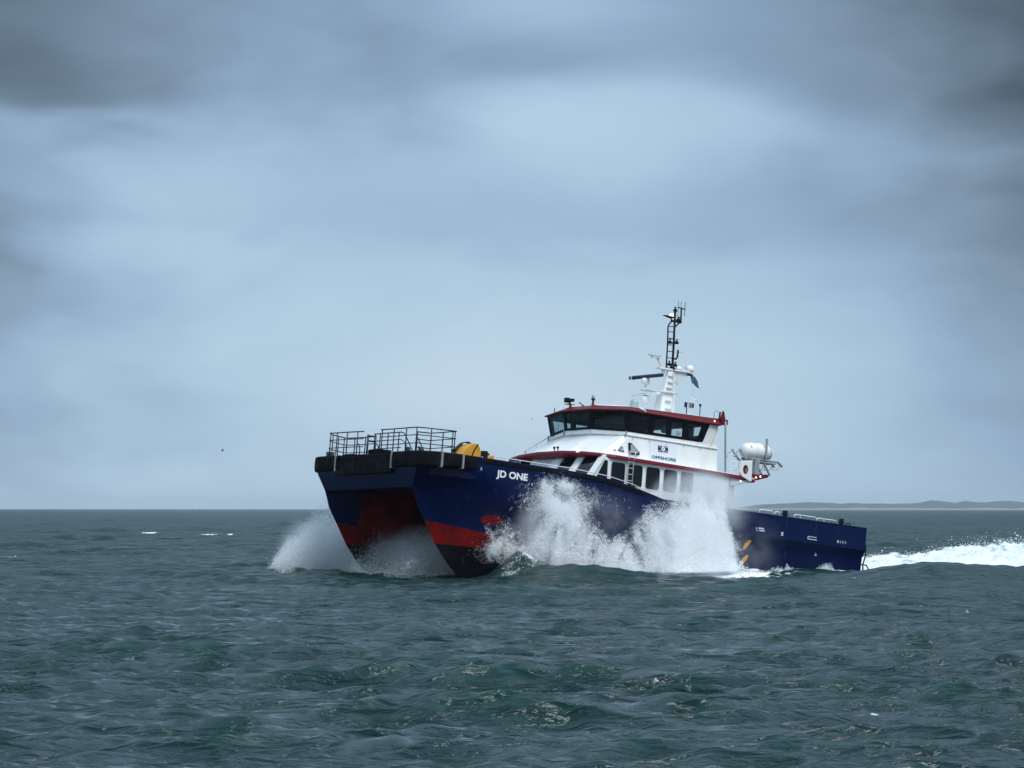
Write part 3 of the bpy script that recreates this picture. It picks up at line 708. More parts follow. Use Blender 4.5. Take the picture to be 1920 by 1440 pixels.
    for z in (5.55, 5.27, 4.99, 4.71): l.tube([(13.36, 3.84, z), (13.05, 3.84, z)], .016, 6)
    l.build('side_ladder', 'white_dull', dh, smoothed=True)
    # wing beam at the aft end of the roof
    m = MB(); m.prism([(6.3, 3.2, 5.48), (6.3, 3.80, 5.48), (6.3, 3.80, 5.60), (6.3, 3.2, 5.60)], (-.4, 0, -.05)); m.build('wing_beam', 'band', dh, bevel=.02)
    m = MB(); m.prism([(7.3, 3.72, 5.52), (6.1, 3.78, 5.45), (6.9, 3.72, 5.20), (7.3, 3.72, 5.15)], (0, -.2, 0)); m.build('wing_bracket', 'white_dull', dh)
    l = MB(); l.lathe([(.05, 0), (.055, .03), (.03, .05)], (6.75, 3.76, 5.40), (0, 1, 0)); l.build('deck_light', 'lamp', dh)
    # white slim conduit on the side wall
    l = MB(); l.tube([(8.55, 3.73, 4.1), (8.55, 3.73, 5.62)], .018, 6); l.build('conduit', 'panel_grey', dh)
    return dh
dh = deckhouse()

# --- coachroof between cabin and bridge
def coachroof():
    lo = [(7.6, 3.10, 5.70), (13.95, 3.12, 5.72), (14.28, 2.9, 5.85), (14.62, 1.0, 6.0), (14.62, -1.0, 6.0), (14.28, -2.9, 5.85), (13.95, -3.12, 5.72), (7.6, -3.10, 5.70)]
    hi = [(7.6, 3.00, 6.80), (12.78, 3.00, 6.82), (12.92, 2.88, 6.84), (13.34, 1.0, 6.92), (13.34, -1.0, 6.92), (12.92, -2.88, 6.84), (12.78, -3.00, 6.82), (7.6, -3.00, 6.80)]
    m = MB(); m.loft([lo, hi]); c = m.build('coachroof', 'white', ves, bevel=.03, label='white sloping casing below the bridge with lettering')
    # ledge under the bridge
    hl = [(7.58, 3.06), (12.82, 3.06), (12.98, 2.92), (13.42, 1.02), (13.42, -1.02), (12.98, -2.92), (12.82, -3.06), (7.58, -3.06)]
    def zl(x, y): return 6.80+.09*sstep(np.array([x]), 12.6, 13.4)[0]
    m = MB(); m.loft([[(x, y, zl(x, y)) for x, y in hl], [(x, y, zl(x, y)+.05) for x, y in hl]]); m.build('ledge', 'white', c, bevel=.015)
    yf = lambda x, z: 3.10-.10*(z-5.88)/.94
    side_text('OFFSHORE', .185, 11.49, 5.95, 'lettering', 'letter_blue', yf, width=1.40, parent=c, lift=.022, offset=.005)['label'] = 'blue lettering OFFSHORE'
    decal([bar(11.58, 10.02, 5.80, 6.75)], 'sign_board', 'board', yf, c, .012)
    # emblem: navy flag with rounded waving edges, white ring, letter and rays
    A = [(11.11, 6.59), (10.83, 6.56), (10.57, 6.59), (10.54, 6.44), (10.57, 6.29), (10.83, 6.31), (11.10, 6.28), (11.13, 6.44)]
    em = decal([A], 'emblem', 'emblem', yf, c, .024, label='navy flag emblem with a ringed letter D')
    rg = []
    N = 20
    for k in range(N):
        a0, a1 = 2*math.pi*k/N, 2*math.pi*(k+1)/N
        rg.append([(10.835+.105*math.cos(a), 6.44+.115*math.sin(a)) for a in (a0, a1)]+[(10.835, 6.44)])
    decal(rg, 'emblem_ring', 'letter', yf, c, .030)
    side_text('D', .17, 10.885, 6.38, 'emblem_letter', 'letter_blue', yf, parent=c, lift=.036, width=.09, offset=.004)
    rays = []
    for sx, sz in ((1, 1), (1, -1), (-1, 1), (-1, -1)):
        p0 = Vector((10.835+sx*.13, 6.44+sz*.065)); p1 = Vector((10.835+sx*.235, 6.44+sz*.115)); n_ = Vector((-(p1-p0).y, (p1-p0).x)).normalized()*.012
        rays.append([tuple(p0-n_), tuple(p1-n_), tuple(p1+n_), tuple(p0+n_)])
    for r_ in rays: decal([r_], 'emblem_ray', 'letter', yf, c, .030)
    # triangular air intakes
    def intake(P, nm, dep):
        m = MB(); m.prism([(x, yf(x, z)-.02, z) for x, z in P], (0, dep, 0)); o = m.build(nm, 'black', c, bevel=.012)
        cx = sum(p[0] for p in P)/len(P); cz = sum(p[1] for p in P)/len(P)
        q = [(cx+(x-cx)*.74, cz+(z-cz)*.70) for x, z in P]
        k = MB(); k.add([(x, yf(x, z)-.02+dep+.006, z) for x, z in q], [tuple(range(len(q)))]); k.build('louvre', 'galv', o)
    intake([(12.83, 6.50), (12.70, 6.49), (12.22, 6.12), (12.23, 5.99), (12.80, 5.98)], 'air_intake', .10)
    intake([(13.22, 6.28), (13.14, 6.26), (13.06, 6.03), (13.42, 6.06)], 'air_intake', .05)
    decal([bar(13.66, 13.54, 6.05, 6.09)], 'hatch_slot', 'black', yf, c, .02)
    # grab rails on the sloping front
    for y in (-2.2, -.6):
        m = MB(); m.tube([(13.15, y-.5, 6.98), (13.15, y+.5, 7.0)], .015, 6); m.build('grab_rail', 'black', c)
    m = MB(); m.tube([(13.3, 2.3, 6.8), (13.1, 2.55, 6.85), (12.95, 2.75, 6.72)], .012, 6); m.build('pipe_loop', 'galv', c)
    for x in (12.55, 11.6, 10.6, 9.6, 8.6):
        m = MB(); m.tube([(x, 3.06, 6.80), (x+.08, 3.055, 6.66)], .012, 6); m.build('drain_bracket', 'galv', c)
    # forward handrail at the starboard edge
    m = MB(); m.tube([(14.3, -3.0, 6.1), (13.5, -3.0, 6.62), (12.9, -2.98, 7.0)], .018, 6)
    for t in (0, .5, 1): m.tube([(14.3-1.4*t, -3.0, 5.95+.9*t), (14.3-1.4*t, -3.0, 6.1+.9*t)], .012, 6)
    m.build('grab_rail', 'galv', c)
    return c
coach = coachroof()
# --- bridge with see-through windows
def bridge():
    B = {'pa': (8.72, 2.97, 7.03), 'pf': (12.85, 2.97, 7.00), 'cf': (13.42, 1.0, 7.13)}
    T = {'pa': (8.28, 3.07, 7.93), 'pf': (13.06, 3.07, 7.93), 'cf': (13.62, 1.05, 8.00)}
    mir = lambda p: (p[0], -p[1], p[2])
    base = MB()
    lo = [(7.65, 2.97, 6.84), (12.84, 2.97, 6.86), (13.40, 1.0, 6.94), (13.40, -1.0, 6.94), (12.84, -2.97, 6.86), (7.65, -2.97, 6.84)]
    hi = [(7.62, 2.97, 7.03), (12.85, 2.97, 7.00), (13.42, 1.0, 7.13), (13.42, -1.0, 7.13), (12.85, -2.97, 7.00), (7.62, -2.97, 7.03)]
    base.loft([lo, hi]); br = base.build('bridge', 'white', ves, bevel=.015, label='white bridge with a black band of windows and dark red roof edge')
    # white aft quarter of each side and aft wall
    for s in (1, -1):
        m = MB(); m.prism([(8.60, s*2.965, 7.03), (8.26, s*3.065, 7.95), (7.66, s*3.0, 7.95), (7.62, s*2.965, 7.03)], (0, -s*.06, 0)); m.build('aft_quarter', 'white', br)
    m = MB(); m.box((7.60, -2.9, 7.02), (7.66, 2.9, 7.5)); m.build('aft_wall', 'white', br)
    for y0, y1 in ((-2.9, -2.2), (-.9, -.5), (.6, 1.2), (2.4, 2.9)):
        m = MB(); m.box((7.60, y0, 7.5), (7.66, y1, 7.95)); m.build('aft_wall', 'white', br)
    def facet(b0, b1, t0, t1, wins, tz=(.12, .84), reverse=False):
        b0, b1, t0, t1 = map(Vector, (b0, b1, t0, t1))
        def P(s, t): return (b0.lerp(b1, s)).lerp(t0.lerp(t1, s), t)
        nrm = (b1-b0).cross(t0-b0).normalized()
        c = (b0+b1+t0+t1)/4
        if nrm.dot(c-Vector((10.5, 0, 7.4))) < 0: nrm = -nrm
        f = MB(); lo_, hi_ = tz
        def strip(pts):   # quad prism 5 cm deep
            f.loft([[p+nrm*.012 for p in pts], [p-nrm*.05 for p in pts]])
        strip([P(0, 0), P(1, 0), P(1, lo_), P(0, lo_)]); strip([P(0, hi_), P(1, hi_), P(1, 1), P(0, 1)])
        e = [(0, 0)]+[x for w in wins for x in ((w[0], w[2]), (w[1], w[3]))]+[(1, 1)]
        for k in range(0, len(e), 2):
            (a0, a1), (c0, c1) = e[k], e[k+1]
            strip([P(a0, lo_), P(c0, lo_), P(c1, hi_), P(a1, hi_)])
        f.build('window_frame', 'frame', br)
        for w in wins:
            g = MB(); pts = [P(w[0]-.004, lo_-.01), P(w[1]+.004, lo_-.01), P(w[3]+.004, hi_+.01), P(w[2]-.004, hi_+.01)]
            g.loft([[p-nrm*.012 for p in pts], [p-nrm*.024 for p in pts]]); g.build('window', 'glass', br)
    Lb = 12.85-8.72; Lt = 13.06-8.28
    fb = lambda x: (12.85-x)/Lb; ft = lambda x: (13.06-x)/Lt
    wp = [(fb(12.58), fb(11.66), ft(12.80), ft(11.71)), (fb(11.39), fb(10.67), ft(11.40), ft(10.69)), (fb(10.41), fb(9.75), ft(10.40), ft(9.72)), (fb(9.40), fb(8.86), ft(9.43), ft(8.58))]
    for s in (1, -1):
        k = (lambda p: p) if s == 1 else mir
        facet(k(B['pf']), k(B['pa']), k(T['pf']), k(T['pa']), wp, (.13, .82))
        facet(k(B['cf']), k(B['pf']), k(T['cf']), k(T['pf']), [(.07, .93, .07, .93)], (.12, .84))
        m = MB(); m.add([(8.74, s*2.985, 7.035), (8.50, s*2.985, 7.05), (8.20, s*3.085, 7.93), (8.30, s*3.085, 7.93)], [(0, 1, 2, 3)]); m.build('window_frame', 'frame', br)
    facet(B['cf'], mir(B['cf']), T['cf'], mir(T['cf']), [(.05, .95, .05, .95)], (.12, .84))
    # white sills below the front panes, with wiper posts
    for a, b in ((B['cf'], B['pf']), (B['cf'], mir(B['cf'])), (mir(B['cf']), mir(B['pf']))):
        a, b = Vector(a), Vector(b); n_ = Vector((b.y-a.y, -(b.x-a.x), 0)).normalized()
        if n_.x < 0: n_ = -n_
        a2, b2 = a.lerp(b, .04), a.lerp(b, .94); m = MB()
        m.loft([[p+n_*o+Vector((0, 0, z)) for o, z in ((0, -.02), (.10, -.06), (.12, -.20), (0, -.22))] for p in (a2, b2)]); m.build('window_sill', 'white', br, bevel=.008)
        m = MB(); q = b+n_*.10; m.tube([q+Vector((0, 0, -.25)), q+Vector((.02, 0, .02))], .035, 6); m.build('wiper_post', 'galv', br)
        m = MB(); c_ = a.lerp(b, .5)+n_*.02; m.tube([c_+Vector((.03, 0, .02)), c_+Vector((.12, .18, .45))], .008, 5); m.build('wiper', 'black', br)
    # interior: floor, console, seats, rear panel, notice in the window
    m = MB(); m.box((8.0, -2.85, 7.01), (12.7, 2.85, 7.03)); m.box((12.0, -2.3, 7.03), (12.8, 2.3, 7.22)); m.box((10.9, -.35, 7.03), (11.3, .15, 7.68)); m.box((10.9, .75, 7.03), (11.3, 1.25, 7.68)); m.box((8.4, -2.6, 7.03), (8.9, -1.4, 7.75))
    m.build('bridge_interior', 'dark', br)
    m = MB(); m.box((10.05, 2.925, 7.17), (9.79, 2.935, 7.36)); m.build('paper_notice', 'white', br)
    m = MB(); m.lathe([(.10, 0), (.17, .05), (.17, .25), (.1, .32)], (10.15, 2.2, 7.3)); m.build('seat_headrest', 'white_dull', br, smoothed=True)
    # roof: dark red brow
    lo = [(7.62, 3.18, 7.90), (13.12, 3.20, 7.92), (13.74, 1.08, 7.98), (13.74, -1.08, 7.98), (13.12, -3.20, 7.92), (7.62, -3.18, 7.90)]
    mi = [(x+(.02 if x > 10 else -.02), y*1.008, z+.04) for x, y, z in lo]
    hi = [(7.66, 3.00, 8.24), (12.82, 2.92, 8.15), (13.32, 1.0, 8.25), (13.32, -1.0, 8.25), (12.82, -2.92, 8.15), (7.66, -3.00, 8.24)]
    m = MB(); m.loft([[(x*.985 if x > 10 else x+.1, y*.94, z-.005) for x, y, z in lo], lo, mi, hi]); rf = m.build('bridge_roof', 'red', ves, bevel=.012, label='dark red bridge roof edge')
    m = MB(); m.loft([[(x*.995 if x > 10 else x+.03, y*.97, z-.01) for x, y, z in hi], [(x*.98 if x > 10 else x+.1, y*.85, z+.07) for x, y, z in hi], [(8.3 if x < 10 else 12.3, y*.3, 8.40) for x, y, z in hi]]); m.build('roof_top', 'white', rf)
    # fittings on the roof edge
    def post(x, y, z, h, r=.045, mt='red'):
        q = MB(); q.lathe([(r*1.5, -.03), (r*1.4, .02), (r, .08), (r*.9, h)], (x, y, z), n=10); return q
    q = post(13.3, -.95, 8.25, .12); q.build('lamp_post', 'red', rf)
    q = MB(); q.box((13.1, -1.2, 8.37), (13.5, -.85, 8.39)); q.box((13.3, -1.22, 8.46), (13.5, -1.0, 8.68)); q.box((13.32, -.95, 8.48), (13.46, -.62, 8.62)); q.tube([(13.35, -.95, 8.38), (13.35, -.95, 8.5)], .05); q.build('searchlight', 'black', rf, bevel=.02)
    q = post(13.25, .72, 8.27, .22, .05); q.build('lamp_post', 'red', rf)
    q = MB(); q.lathe([(.05, 0), (.10, .02), (.10, .06), (.05, .08)], (13.25, .72, 8.48)); q.build('lamp_collar', 'black', rf)
    q = MB(); q.lathe([(.075, 0), (.085, .07), (.08, .15), (.05, .19)], (13.25, .72, 8.56)); q.build('signal_lamp', 'glassy', rf, smoothed=True)
    q = MB(); q.tube([(13.3, .0, 8.26), (13.32, -.02, 8.32), (13.38, -.18, 8.42)], .025); q.tube([(13.32, -.02, 8.32), (13.3, .12, 8.25)], .02); q.build('horn', 'black', rf)
    q = MB(); q.tube([(12.9, -2.75, 8.1), (12.9, -2.75, 8.36)], .02); q.build('whip_antenna', 'black', rf)
    q = MB(); q.tube([(12.45, 3.16, 8.12), (12.40, 3.22, 8.10), (12.22, 3.30, 8.03), (12.16, 3.30, 7.97)], .045); q.build('floodlight', 'white', rf, smoothed=True)
    q = MB(); q.lathe([(.04, 0), (.05, .03), (.02, .05)], (8.05, 3.18, 8.06), (0, 1, 0)); q.build('side_lamp', 'lamp', rf)
    q = MB(); q.box((7.25, 2.85, 7.98), (7.64, 3.2, 8.22)); q.prism([(7.6, 3.0, 8.2), (7.3, 3.0, 8.2), (7.42, 3.0, 8.62), (7.48, 3.0, 8.62)], (0, .08, 0)); q.tube([(7.7, 3.1, 8.2), (7.68, 3.1, 8.55)], .05); q.build('roof_bracket', 'red', rf, bevel=.02)
    q = MB(); q.tube([(7.95, 3.0, 8.24), (7.95, 3.0, 8.5), (7.85, 3.0, 8.6), (7.7, 3.0, 8.55)], .018); q.build('pipe_bend', 'galv', rf)
    q = MB(); q.tube([(7.45, 3.25, 8.12), (7.46, 3.28, 7.9), (7.55, 3.60, 5.66)], .045, 8); q.build('drain_pipe', 'galv', rf, smoothed=True)
    q = MB(); q.tube([(7.75, 3.15, 7.9), (8.15, 3.1, 6.8)], .008, 5); q.build('stay_wire', 'galv', rf)
    q = MB(); q.lathe([(.20, 0), (.20, .05), (.19, .25), (.14, .36), (.05, .40)], (12.0, 2.2, 8.24), n=14); q.build('fan_cowl', 'glassy', rf, smoothed=True)
    # aft roof aerials
    q = MB(); q.tube([(8.0, 1.0, 8.3), (8.0, 1.0, 8.85)], .025); q.box((8.12, .95, 8.82), (7.72, 1.0, 9.07)); q.box((7.66, .95, 8.85), (7.58, 1.0, 9.05)); q.build('aerial_panel', 'navy_radar', rf)
    q = MB(); q.box((7.97, .94, 8.80), (7.90, 1.01, 9.09)); q.build('aerial_panel_strip', 'white', rf)
    q = MB(); q.tube([(7.35, 1.2, 8.25), (7.36, 1.2, 8.8), (7.36, 1.2, 9.0)], .02); q.lathe([(.03, 0), (.06, .06), (.05, .13)], (7.36, 1.2, 8.92)); q.build('gps_antenna', 'black', rf)
    q = MB(); q.tube([(8.3, .9, 8.95), (7.5, 1.2, 9.3)], .012, 5); q.tube([(7.9, 1.1, 8.35), (7.9, 1.1, 9.25), (7.75, 1.1, 9.33), (7.6, 1.1, 9.28)], .012, 5); q.tube([(7.1, 1.3, 8.3), (7.1, 1.3, 9.35), (7.25, 1.3, 9.42)], .008, 5); q.build('whip_antenna', 'white', rf)
    return br
br = bridge()

# --- radar mast
def mast():
    m = MB()
    def rect(x0, x1, w, z): return [(x0, w, z), (x1, w, z), (x1, -w, z), (x0, -w, z)]
    m.loft([rect(8.10, 9.02, .30, 8.30), rect(8.27, 8.86, .22, 9.47)])
    m.loft([rect(8.30, 8.80, .20, 9.50), rect(8.22, 8.48, .10, 10.58)])
    ma = m.build('mast', 'white', ves, bevel=.03, label='white radar mast topped by a black ladder pole')
    pl = [(10.0, .14), (9.7, .26), (8.9, .34), (8.0, .34), (8.0, -.34), (8.9, -.34), (9.7, -.26), (10.0, -.14)]
    p = MB(); p.loft([[(x, y, 9.46+(x-9)*-.02) for x, y in pl], [(x, y, 9.52+(x-9)*-.02) for x, y in pl]]); p.build('radar_platform', 'white_dull', ma, bevel=.01)
    p = MB(); p.prism([(9.10, -.16, 10.57), (7.15, -.14, 10.60), (7.15, .14, 10.60), (9.10, .16, 10.57)], (0, 0, .07)); p.build('spreader', 'white', ma, bevel=.01)
    p = MB(); p.prism([(8.15, -.04, 10.58), (7.3, -.04, 10.58), (7.35, -.04, 10.44), (7.6, -.04, 10.32), (7.72, -.04, 10.0), (7.85, -.04, 9.96), (8.05, -.04, 10.1), (8.2, -.04, 10.12)], (0, .08, 0)); p.build('spreader_bracket', 'white_dull', ma)
    p = MB(); p.prism([(8.9, -.05, 10.56), (8.7, -.05, 10.34), (8.66, -.05, 10.56)], (0, .1, 0)); p.build('spreader_bracket', 'white_dull', ma)
    def radar(x, z, half, mt, th, zped):
        q = MB(); q.lathe([(.06, -.22), (.07, -.12), (.20, -.06), (.23, .02), (.20, .16), (.12, .20)], (x, 0, zped), n=16); r = q.build('radar_pedestal', 'white', ma, smoothed=True)
        q = MB(); q.tube([(x, 0, zped+.15), (x, 0, z)], .07); q.build('radar_shaft', 'black', ma)
        b = MB(); b.loft([[(x+dx_, y, z+dz_) for dx_, dz_ in ((-.09, -th*.4), (.07, -th*.5), (.11, 0), (.07, th*.5), (-.09, th*.45))] for y in (-half, -half+.03, half-.03, half)]); b.build('radar_scanner', mt, ma, bevel=.02)
        return r
    radar(9.75, 10.10, 1.22, 'navy_radar', .17, 9.83)
    s = MB(); s.box((9.64, -1.03, 10.005), (9.865, -.99, 10.195)); s.build('scanner_stripe', 'white', ma)
    radar(9.70, 9.27, 1.0, 'white', .11, 8.98)
    q = MB(); q.tube([(9.72, 0, 8.4), (9.72, 0, 8.82)], .05); q.build('radar_stand', 'white', ma)
    # ladder pole
    q = MB(); q.tube([(8.24, 0, 10.62), (8.25, 0, 11.8), (8.30, 0, 13.42)], .055, 10); q.lathe([(.17, 0), (.055, .28)], (8.245, 0, 10.62)); q.build('mast_pole', 'black', ma, smoothed=True)
    q = MB(); q.tube([(8.60, 0, 10.64), (8.62, 0, 11.8), (8.66, 0, 12.62), (8.60, 0, 12.78), (8.46, 0, 12.92)], .035, 8)
    q.tube([(8.60, 0, 10.78), (8.45, 0, 10.64)], .02); q.build('ladder_rail', 'black', ma, smoothed=True)
    rg = MB(); rg.tube([(0, 0, 0), (-.38, 0, .02)], .022, 6); r0 = None
    for z in (10.86, 11.16, 11.47, 11.78, 12.09, 12.40, 12.66):
        if r0 is None: r0 = rg.build('ladder_rung', 'black', ma, loc=(8.63, 0, z))
        else: copyo(r0, ma, (8.63, 0, z))
    q = MB(); q.tube([(8.27, 0, 12.66), (7.92, 0, 12.98), (7.94, 0, 13.62)], .04, 8); q.box((8.48, -.06, 12.90), (7.9, .06, 12.98)); q.build('antenna_arm', 'black', ma)
    q = MB(); q.tube([(8.14, 0, 13.64), (7.70, 0, 13.60)], .03); q.tube([(8.12, 0, 13.2), (8.13, 0, 13.95)], .012, 5); q.tube([(7.96, 0, 13.6), (7.97, 0, 13.93)], .012, 5); q.tube([(7.72, 0, 13.28), (7.74, 0, 13.96)], .016, 5); q.build('vhf_antenna', 'navy_rail', ma)
    def lantern(x, z, nm='navigation_light', r=.10):
        l = MB(); l.lathe([(r*.6, 0), (r, .02), (r, .09), (r*.7, .13), (r*.25, .17), (r*.25, .20), (r*.7, .205), (r*.7, .225)], (x, 0, z), n=12); l.build(nm, 'black', ma)
    lantern(8.30, 13.40); lantern(8.08, 11.88); lantern(8.49, 11.84); lantern(8.08, 10.80); lantern(8.44, 10.80); lantern(8.06, 12.96, r=.12)
    for z in (11.90, 10.84): 
        q = MB(); q.tube([(8.48, 0, z-.02), (8.08, 0, z+.02)], .035); q.build('light_arm', 'black', ma)
    q = MB(); q.prism([(8.95, -.15, 13.14), (8.45, -.15, 13.06), (8.45, -.15, 13.12)], (0, .3, 0)); q.tube([(8.5, 0, 13.08), (8.5, 0, 12.92)], .03); q.build('wind_sensor', 'black', ma)
    q = MB(); q.lathe([(.09, 0), (.10, .06), (.06, .15)], (8.50, 0, 13.13), n=12); q.build('signal_lamp', 'lampy', ma, smoothed=True)
    q = MB(); q.tube([(8.25, 0, 11.18), (8.06, 0, 11.16), (7.98, 0, 11.28), (7.96, 0, 11.62)], .045, 8); q.build('horn_tube', 'black', ma, smoothed=True)
    q = MB(); q.tube([(8.1, 0, 11.5), (7.7, 0, 11.52)], .012, 5); q.build('vhf_antenna', 'galv', ma)
    # camera arm forward
    q = MB(); q.tube([(8.86, 0, 10.64), (9.22, 0, 11.12)], .04, 6); q.tube([(8.95, 0, 10.62), (9.12, 0, 11.08)], .03, 6); q.box((9.66, -.1, 11.15), (8.98, .1, 11.19)); q.box((9.5, -.08, 11.06), (9.08, .08, 11.15)); q.build('camera_arm', 'white_dull', ma)
    # satellite domes on the spreader
    q = MB(); q.lathe([(.16, 0), (.20, .08), (.20, .16), (.15, .28), (.06, .33)], (7.18, 0, 10.66), n=18); q.build('satellite_dome', 'white', ma, smoothed=True)
    q = MB(); q.lathe([(.15, 0), (.17, .06), (.12, .15), (.04, .18)], (7.85, 0, 10.66), n=16); q.build('satellite_dome', 'white', ma, smoothed=True)
    q = MB(); q.lathe([(.03, 0), (.03, .18), (.07, .19), (.07, .22)], (7.44, 0, 10.66), n=8); q.build('gps_antenna', 'white_dull', ma)
    q = MB(); q.lathe([(.18, 0), (.19, .04), (.13, .07)], (7.20, 0, 10.50), n=14); q.build('loudspeaker', 'navy_rail', ma)
    # rungs up the tower side
    rg = MB(); rg.box((-.17, 0, -.02), (.17, .13, .02)); r0 = None
    for x, y, z in ((8.55, .25, 8.72), (8.55, .22, 9.10), (8.5, .15, 9.72), (8.42, .12, 10.0), (8.40, .08, 10.3)):
        if r0 is None: r0 = rg.build('tower_step', 'white_dull', ma, loc=(x, y, z))
        else: copyo(r0, ma, (x, y, z))
    q = MB(); q.tube([(8.28, .42, 8.35), (8.30, .36, 9.4), (8.27, .18, 10.5)], .018, 5); q.build('cable_run', 'white', ma)
    q = MB(); q.tube([(8.5, .45, 8.3), (8.5, .45, 8.6)], .03); q.build('cable_gland', 'black', ma)
    return ma
ma = mast()
# flag under the spreader
def flag():
    n, k = 9, 7; V = []
    for i in range(n):
        for j in range(k):
            s, t = i/(n-1), j/(k-1)
            V.append((7.14-.46*s-.08*t, .09*math.sin(4.5*s+1.5*t)+.12*s, 10.50-.36*t-.16*s+.03*math.sin(5*s)))
    m = MB(); m.add(V, [(i*k+j, (i+1)*k+j, (i+1)*k+j+1, i*k+j+1) for i in range(n-1) for j in range(k-1)])
    o = m.build('flag', 'flag', None, smoothed=True); o.matrix_world = VM; sm = o.modifiers.new('thick', 'SOLIDIFY'); sm.thickness = .006
    tag(o, 'small blue flag fluttering below the mast spreader', 'flag')
    m = MB(); m.tube([(7.14, .02, 10.52), (7.10, .3, 9.6), (7.0, .8, 8.95)], .007, 5); m.build('halyard', 'galv', o)
flag()

# --- aft end of the cabin roof: railing, raft cradle, locker, beam
def aft_gear():
    q = MB()
    for z in (6.35, 6.12, 5.98): q.tube([(7.0, 3.3, z), (6.35, 3.3, z)], .02, 6)
    q.tube([(7.25, 3.2, 6.55), (6.95, 3.2, 6.68), (6.7, 3.2, 6.55)], .018, 6); q.tube([(7.3, 3.2, 6.80), (6.6, 3.2, 6.75)], .012, 5)
    rl = q.build('roof_rail', 'white', ves, smoothed=True)
    for x in (7.0, 6.68, 6.36):
        p = MB(); p.tube([(x, 3.3, 5.8), (x, 3.3, 6.36)], .02, 6); p.build('post', 'white', rl)
    lk = MB(); lk.loft([[(6.88, 3.87, 5.80), (6.75, 3.87, 5.62), (6.25, 3.87, 5.44), (6.16, 3.87, 5.46), (6.18, 3.87, 6.42), (6.86, 3.87, 6.34)], [(6.88, 3.6, 5.80), (6.75, 3.6, 5.62), (6.25, 3.5, 5.44), (6.16, 3.5, 5.46), (6.18, 3.5, 6.42), (6.86, 3.6, 6.34)]])
    l = lk.build('buoy_locker', 'white', ves, bevel=.03, label='white locker with a round opening showing a lifebuoy')
    p = MB(); p.loft([[(6.58+.15*math.cos(a)*k, 3.878, 5.97+.21*math.sin(a)*k) for a in np.linspace(0, 2*math.pi, 20, endpoint=False)] for k in (.02, 1)], cap0=False, cap1=False); p.build('locker_opening', 'black', l)
    p = MB(); p.loft([[(6.56+.055*math.cos(a)*k, 3.884, 5.93+.13*math.sin(a)*k) for a in np.linspace(0, 2*math.pi, 16, endpoint=False)] for k in (.02, 1)], cap0=False, cap1=False); p.build('buoy_glimpse', 'orange', l)
    bmz = MB(); bmz.loft([[(6.1, 3.2, 5.50), (6.1, 3.5, 5.50), (6.1, 3.5, 5.86), (6.1, 3.2, 5.86)], [(5.6, 3.2, 5.58), (5.6, 3.5, 5.58), (5.6, 3.5, 5.86), (5.6, 3.2, 5.86)], [(4.82, 3.25, 5.80), (4.82, 3.45, 5.80), (4.82, 3.45, 5.94), (4.82, 3.25, 5.94)]])
    b = bmz.build('aft_beam', 'red', ves, bevel=.02)
    for x, z in ((5.62, 5.71), (5.36, 5.78)):
        p = MB(); p.lathe([(.05, 0), (.055, .03), (.02, .05)], (x, 3.49, z), (0, 1, 0), 10); p.build('beam_light', 'lamp', b)
    p = MB(); p.lathe([(.02, -.10), (.08, -.06), (.10, 0), (.08, .06), (.02, .10)], (5.86, 3.56, 5.58), n=12); p.build('beam_lamp', 'tan', b, smoothed=True)
    cr_ = MB()
    for y in (2.75, 3.3):
        cr_.tube([(6.55, y, 6.95), (6.0, y, 6.42), (5.7, y, 6.52)], .06, 6); cr_.tube([(6.55, y, 6.95), (6.75, y, 6.70), (6.85, y, 6.55)], .035, 6); cr_.tube([(5.95, y, 6.60), (4.15, y, 6.60)], .05, 6)
        cr_.tube([(5.45, y, 6.6), (5.5, y, 5.85)], .06, 6); cr_.tube([(5.0, y, 6.5), (5.25, y, 5.9)], .03, 6); cr_.tube([(5.0, y, 6.45), (4.62, y, 5.92)], .05, 6); cr_.tube([(4.2, y, 6.62), (3.9, y, 6.42)], .06, 6)
        cr_.tube([(4.55, y, 6.55), (4.5, y, 6.2), (4.2, y, 6.22), (4.05, y, 6.5)], .022, 6)
    cr_.box((5.95, 2.7, 6.47), (4.3, 3.35, 6.53)); cr_.box((5.62, 3.0, 5.62), (5.35, 3.4, 6.6))
    cr_.build('raft_cradle', 'galv', ves, bevel=.006, label='grey tube cradle holding the life raft canister')
aft_gear()
rm = VM @ Matrix.Translation((5.28, 3.0, 6.97)) @ Matrix.Diagonal((1.0, 1.15, 1.16, 1))
raft = empty('life_raft', rm); tag(raft, 'white life raft canister strapped on the cradle behind the bridge', 'life raft')
m = MB(); m.lathe([(.02, -.90), (.17, -.86), (.28, -.74), (.335, -.55), (.345, -.2), (.365, -.18), (.365, -.10), (.345, -.08), (.345, .25), (.36, .27), (.36, .33), (.335, .35), (.32, .62), (.26, .78), (.15, .87), (.02, .90)], (0, 0, 0), (1, 0, -.03), 24)
m.build('canister', 'raft', raft, smoothed=True)
for x, a in ((-.22, .02), (-.58, -.02)):
    m = MB(); m.tube([(x+a*.3, .362*math.cos(t), .362*math.sin(t)) for t in np.linspace(0, 2*math.pi, 20, endpoint=False)], .024 if x > -.3 else .014, 6, closed=True); m.build('strap', 'galv', raft)
m = MB(); m.box((-.32, .30, -.25), (-.24, .37, .55)); m.build('release_lever', 'galv', raft)
m = MB(); m.lathe([(.05, 0), (.05, .02)], (.58, .27, .12), (.25, 1, .3), 10); m.build('drain_plug', 'black', raft)

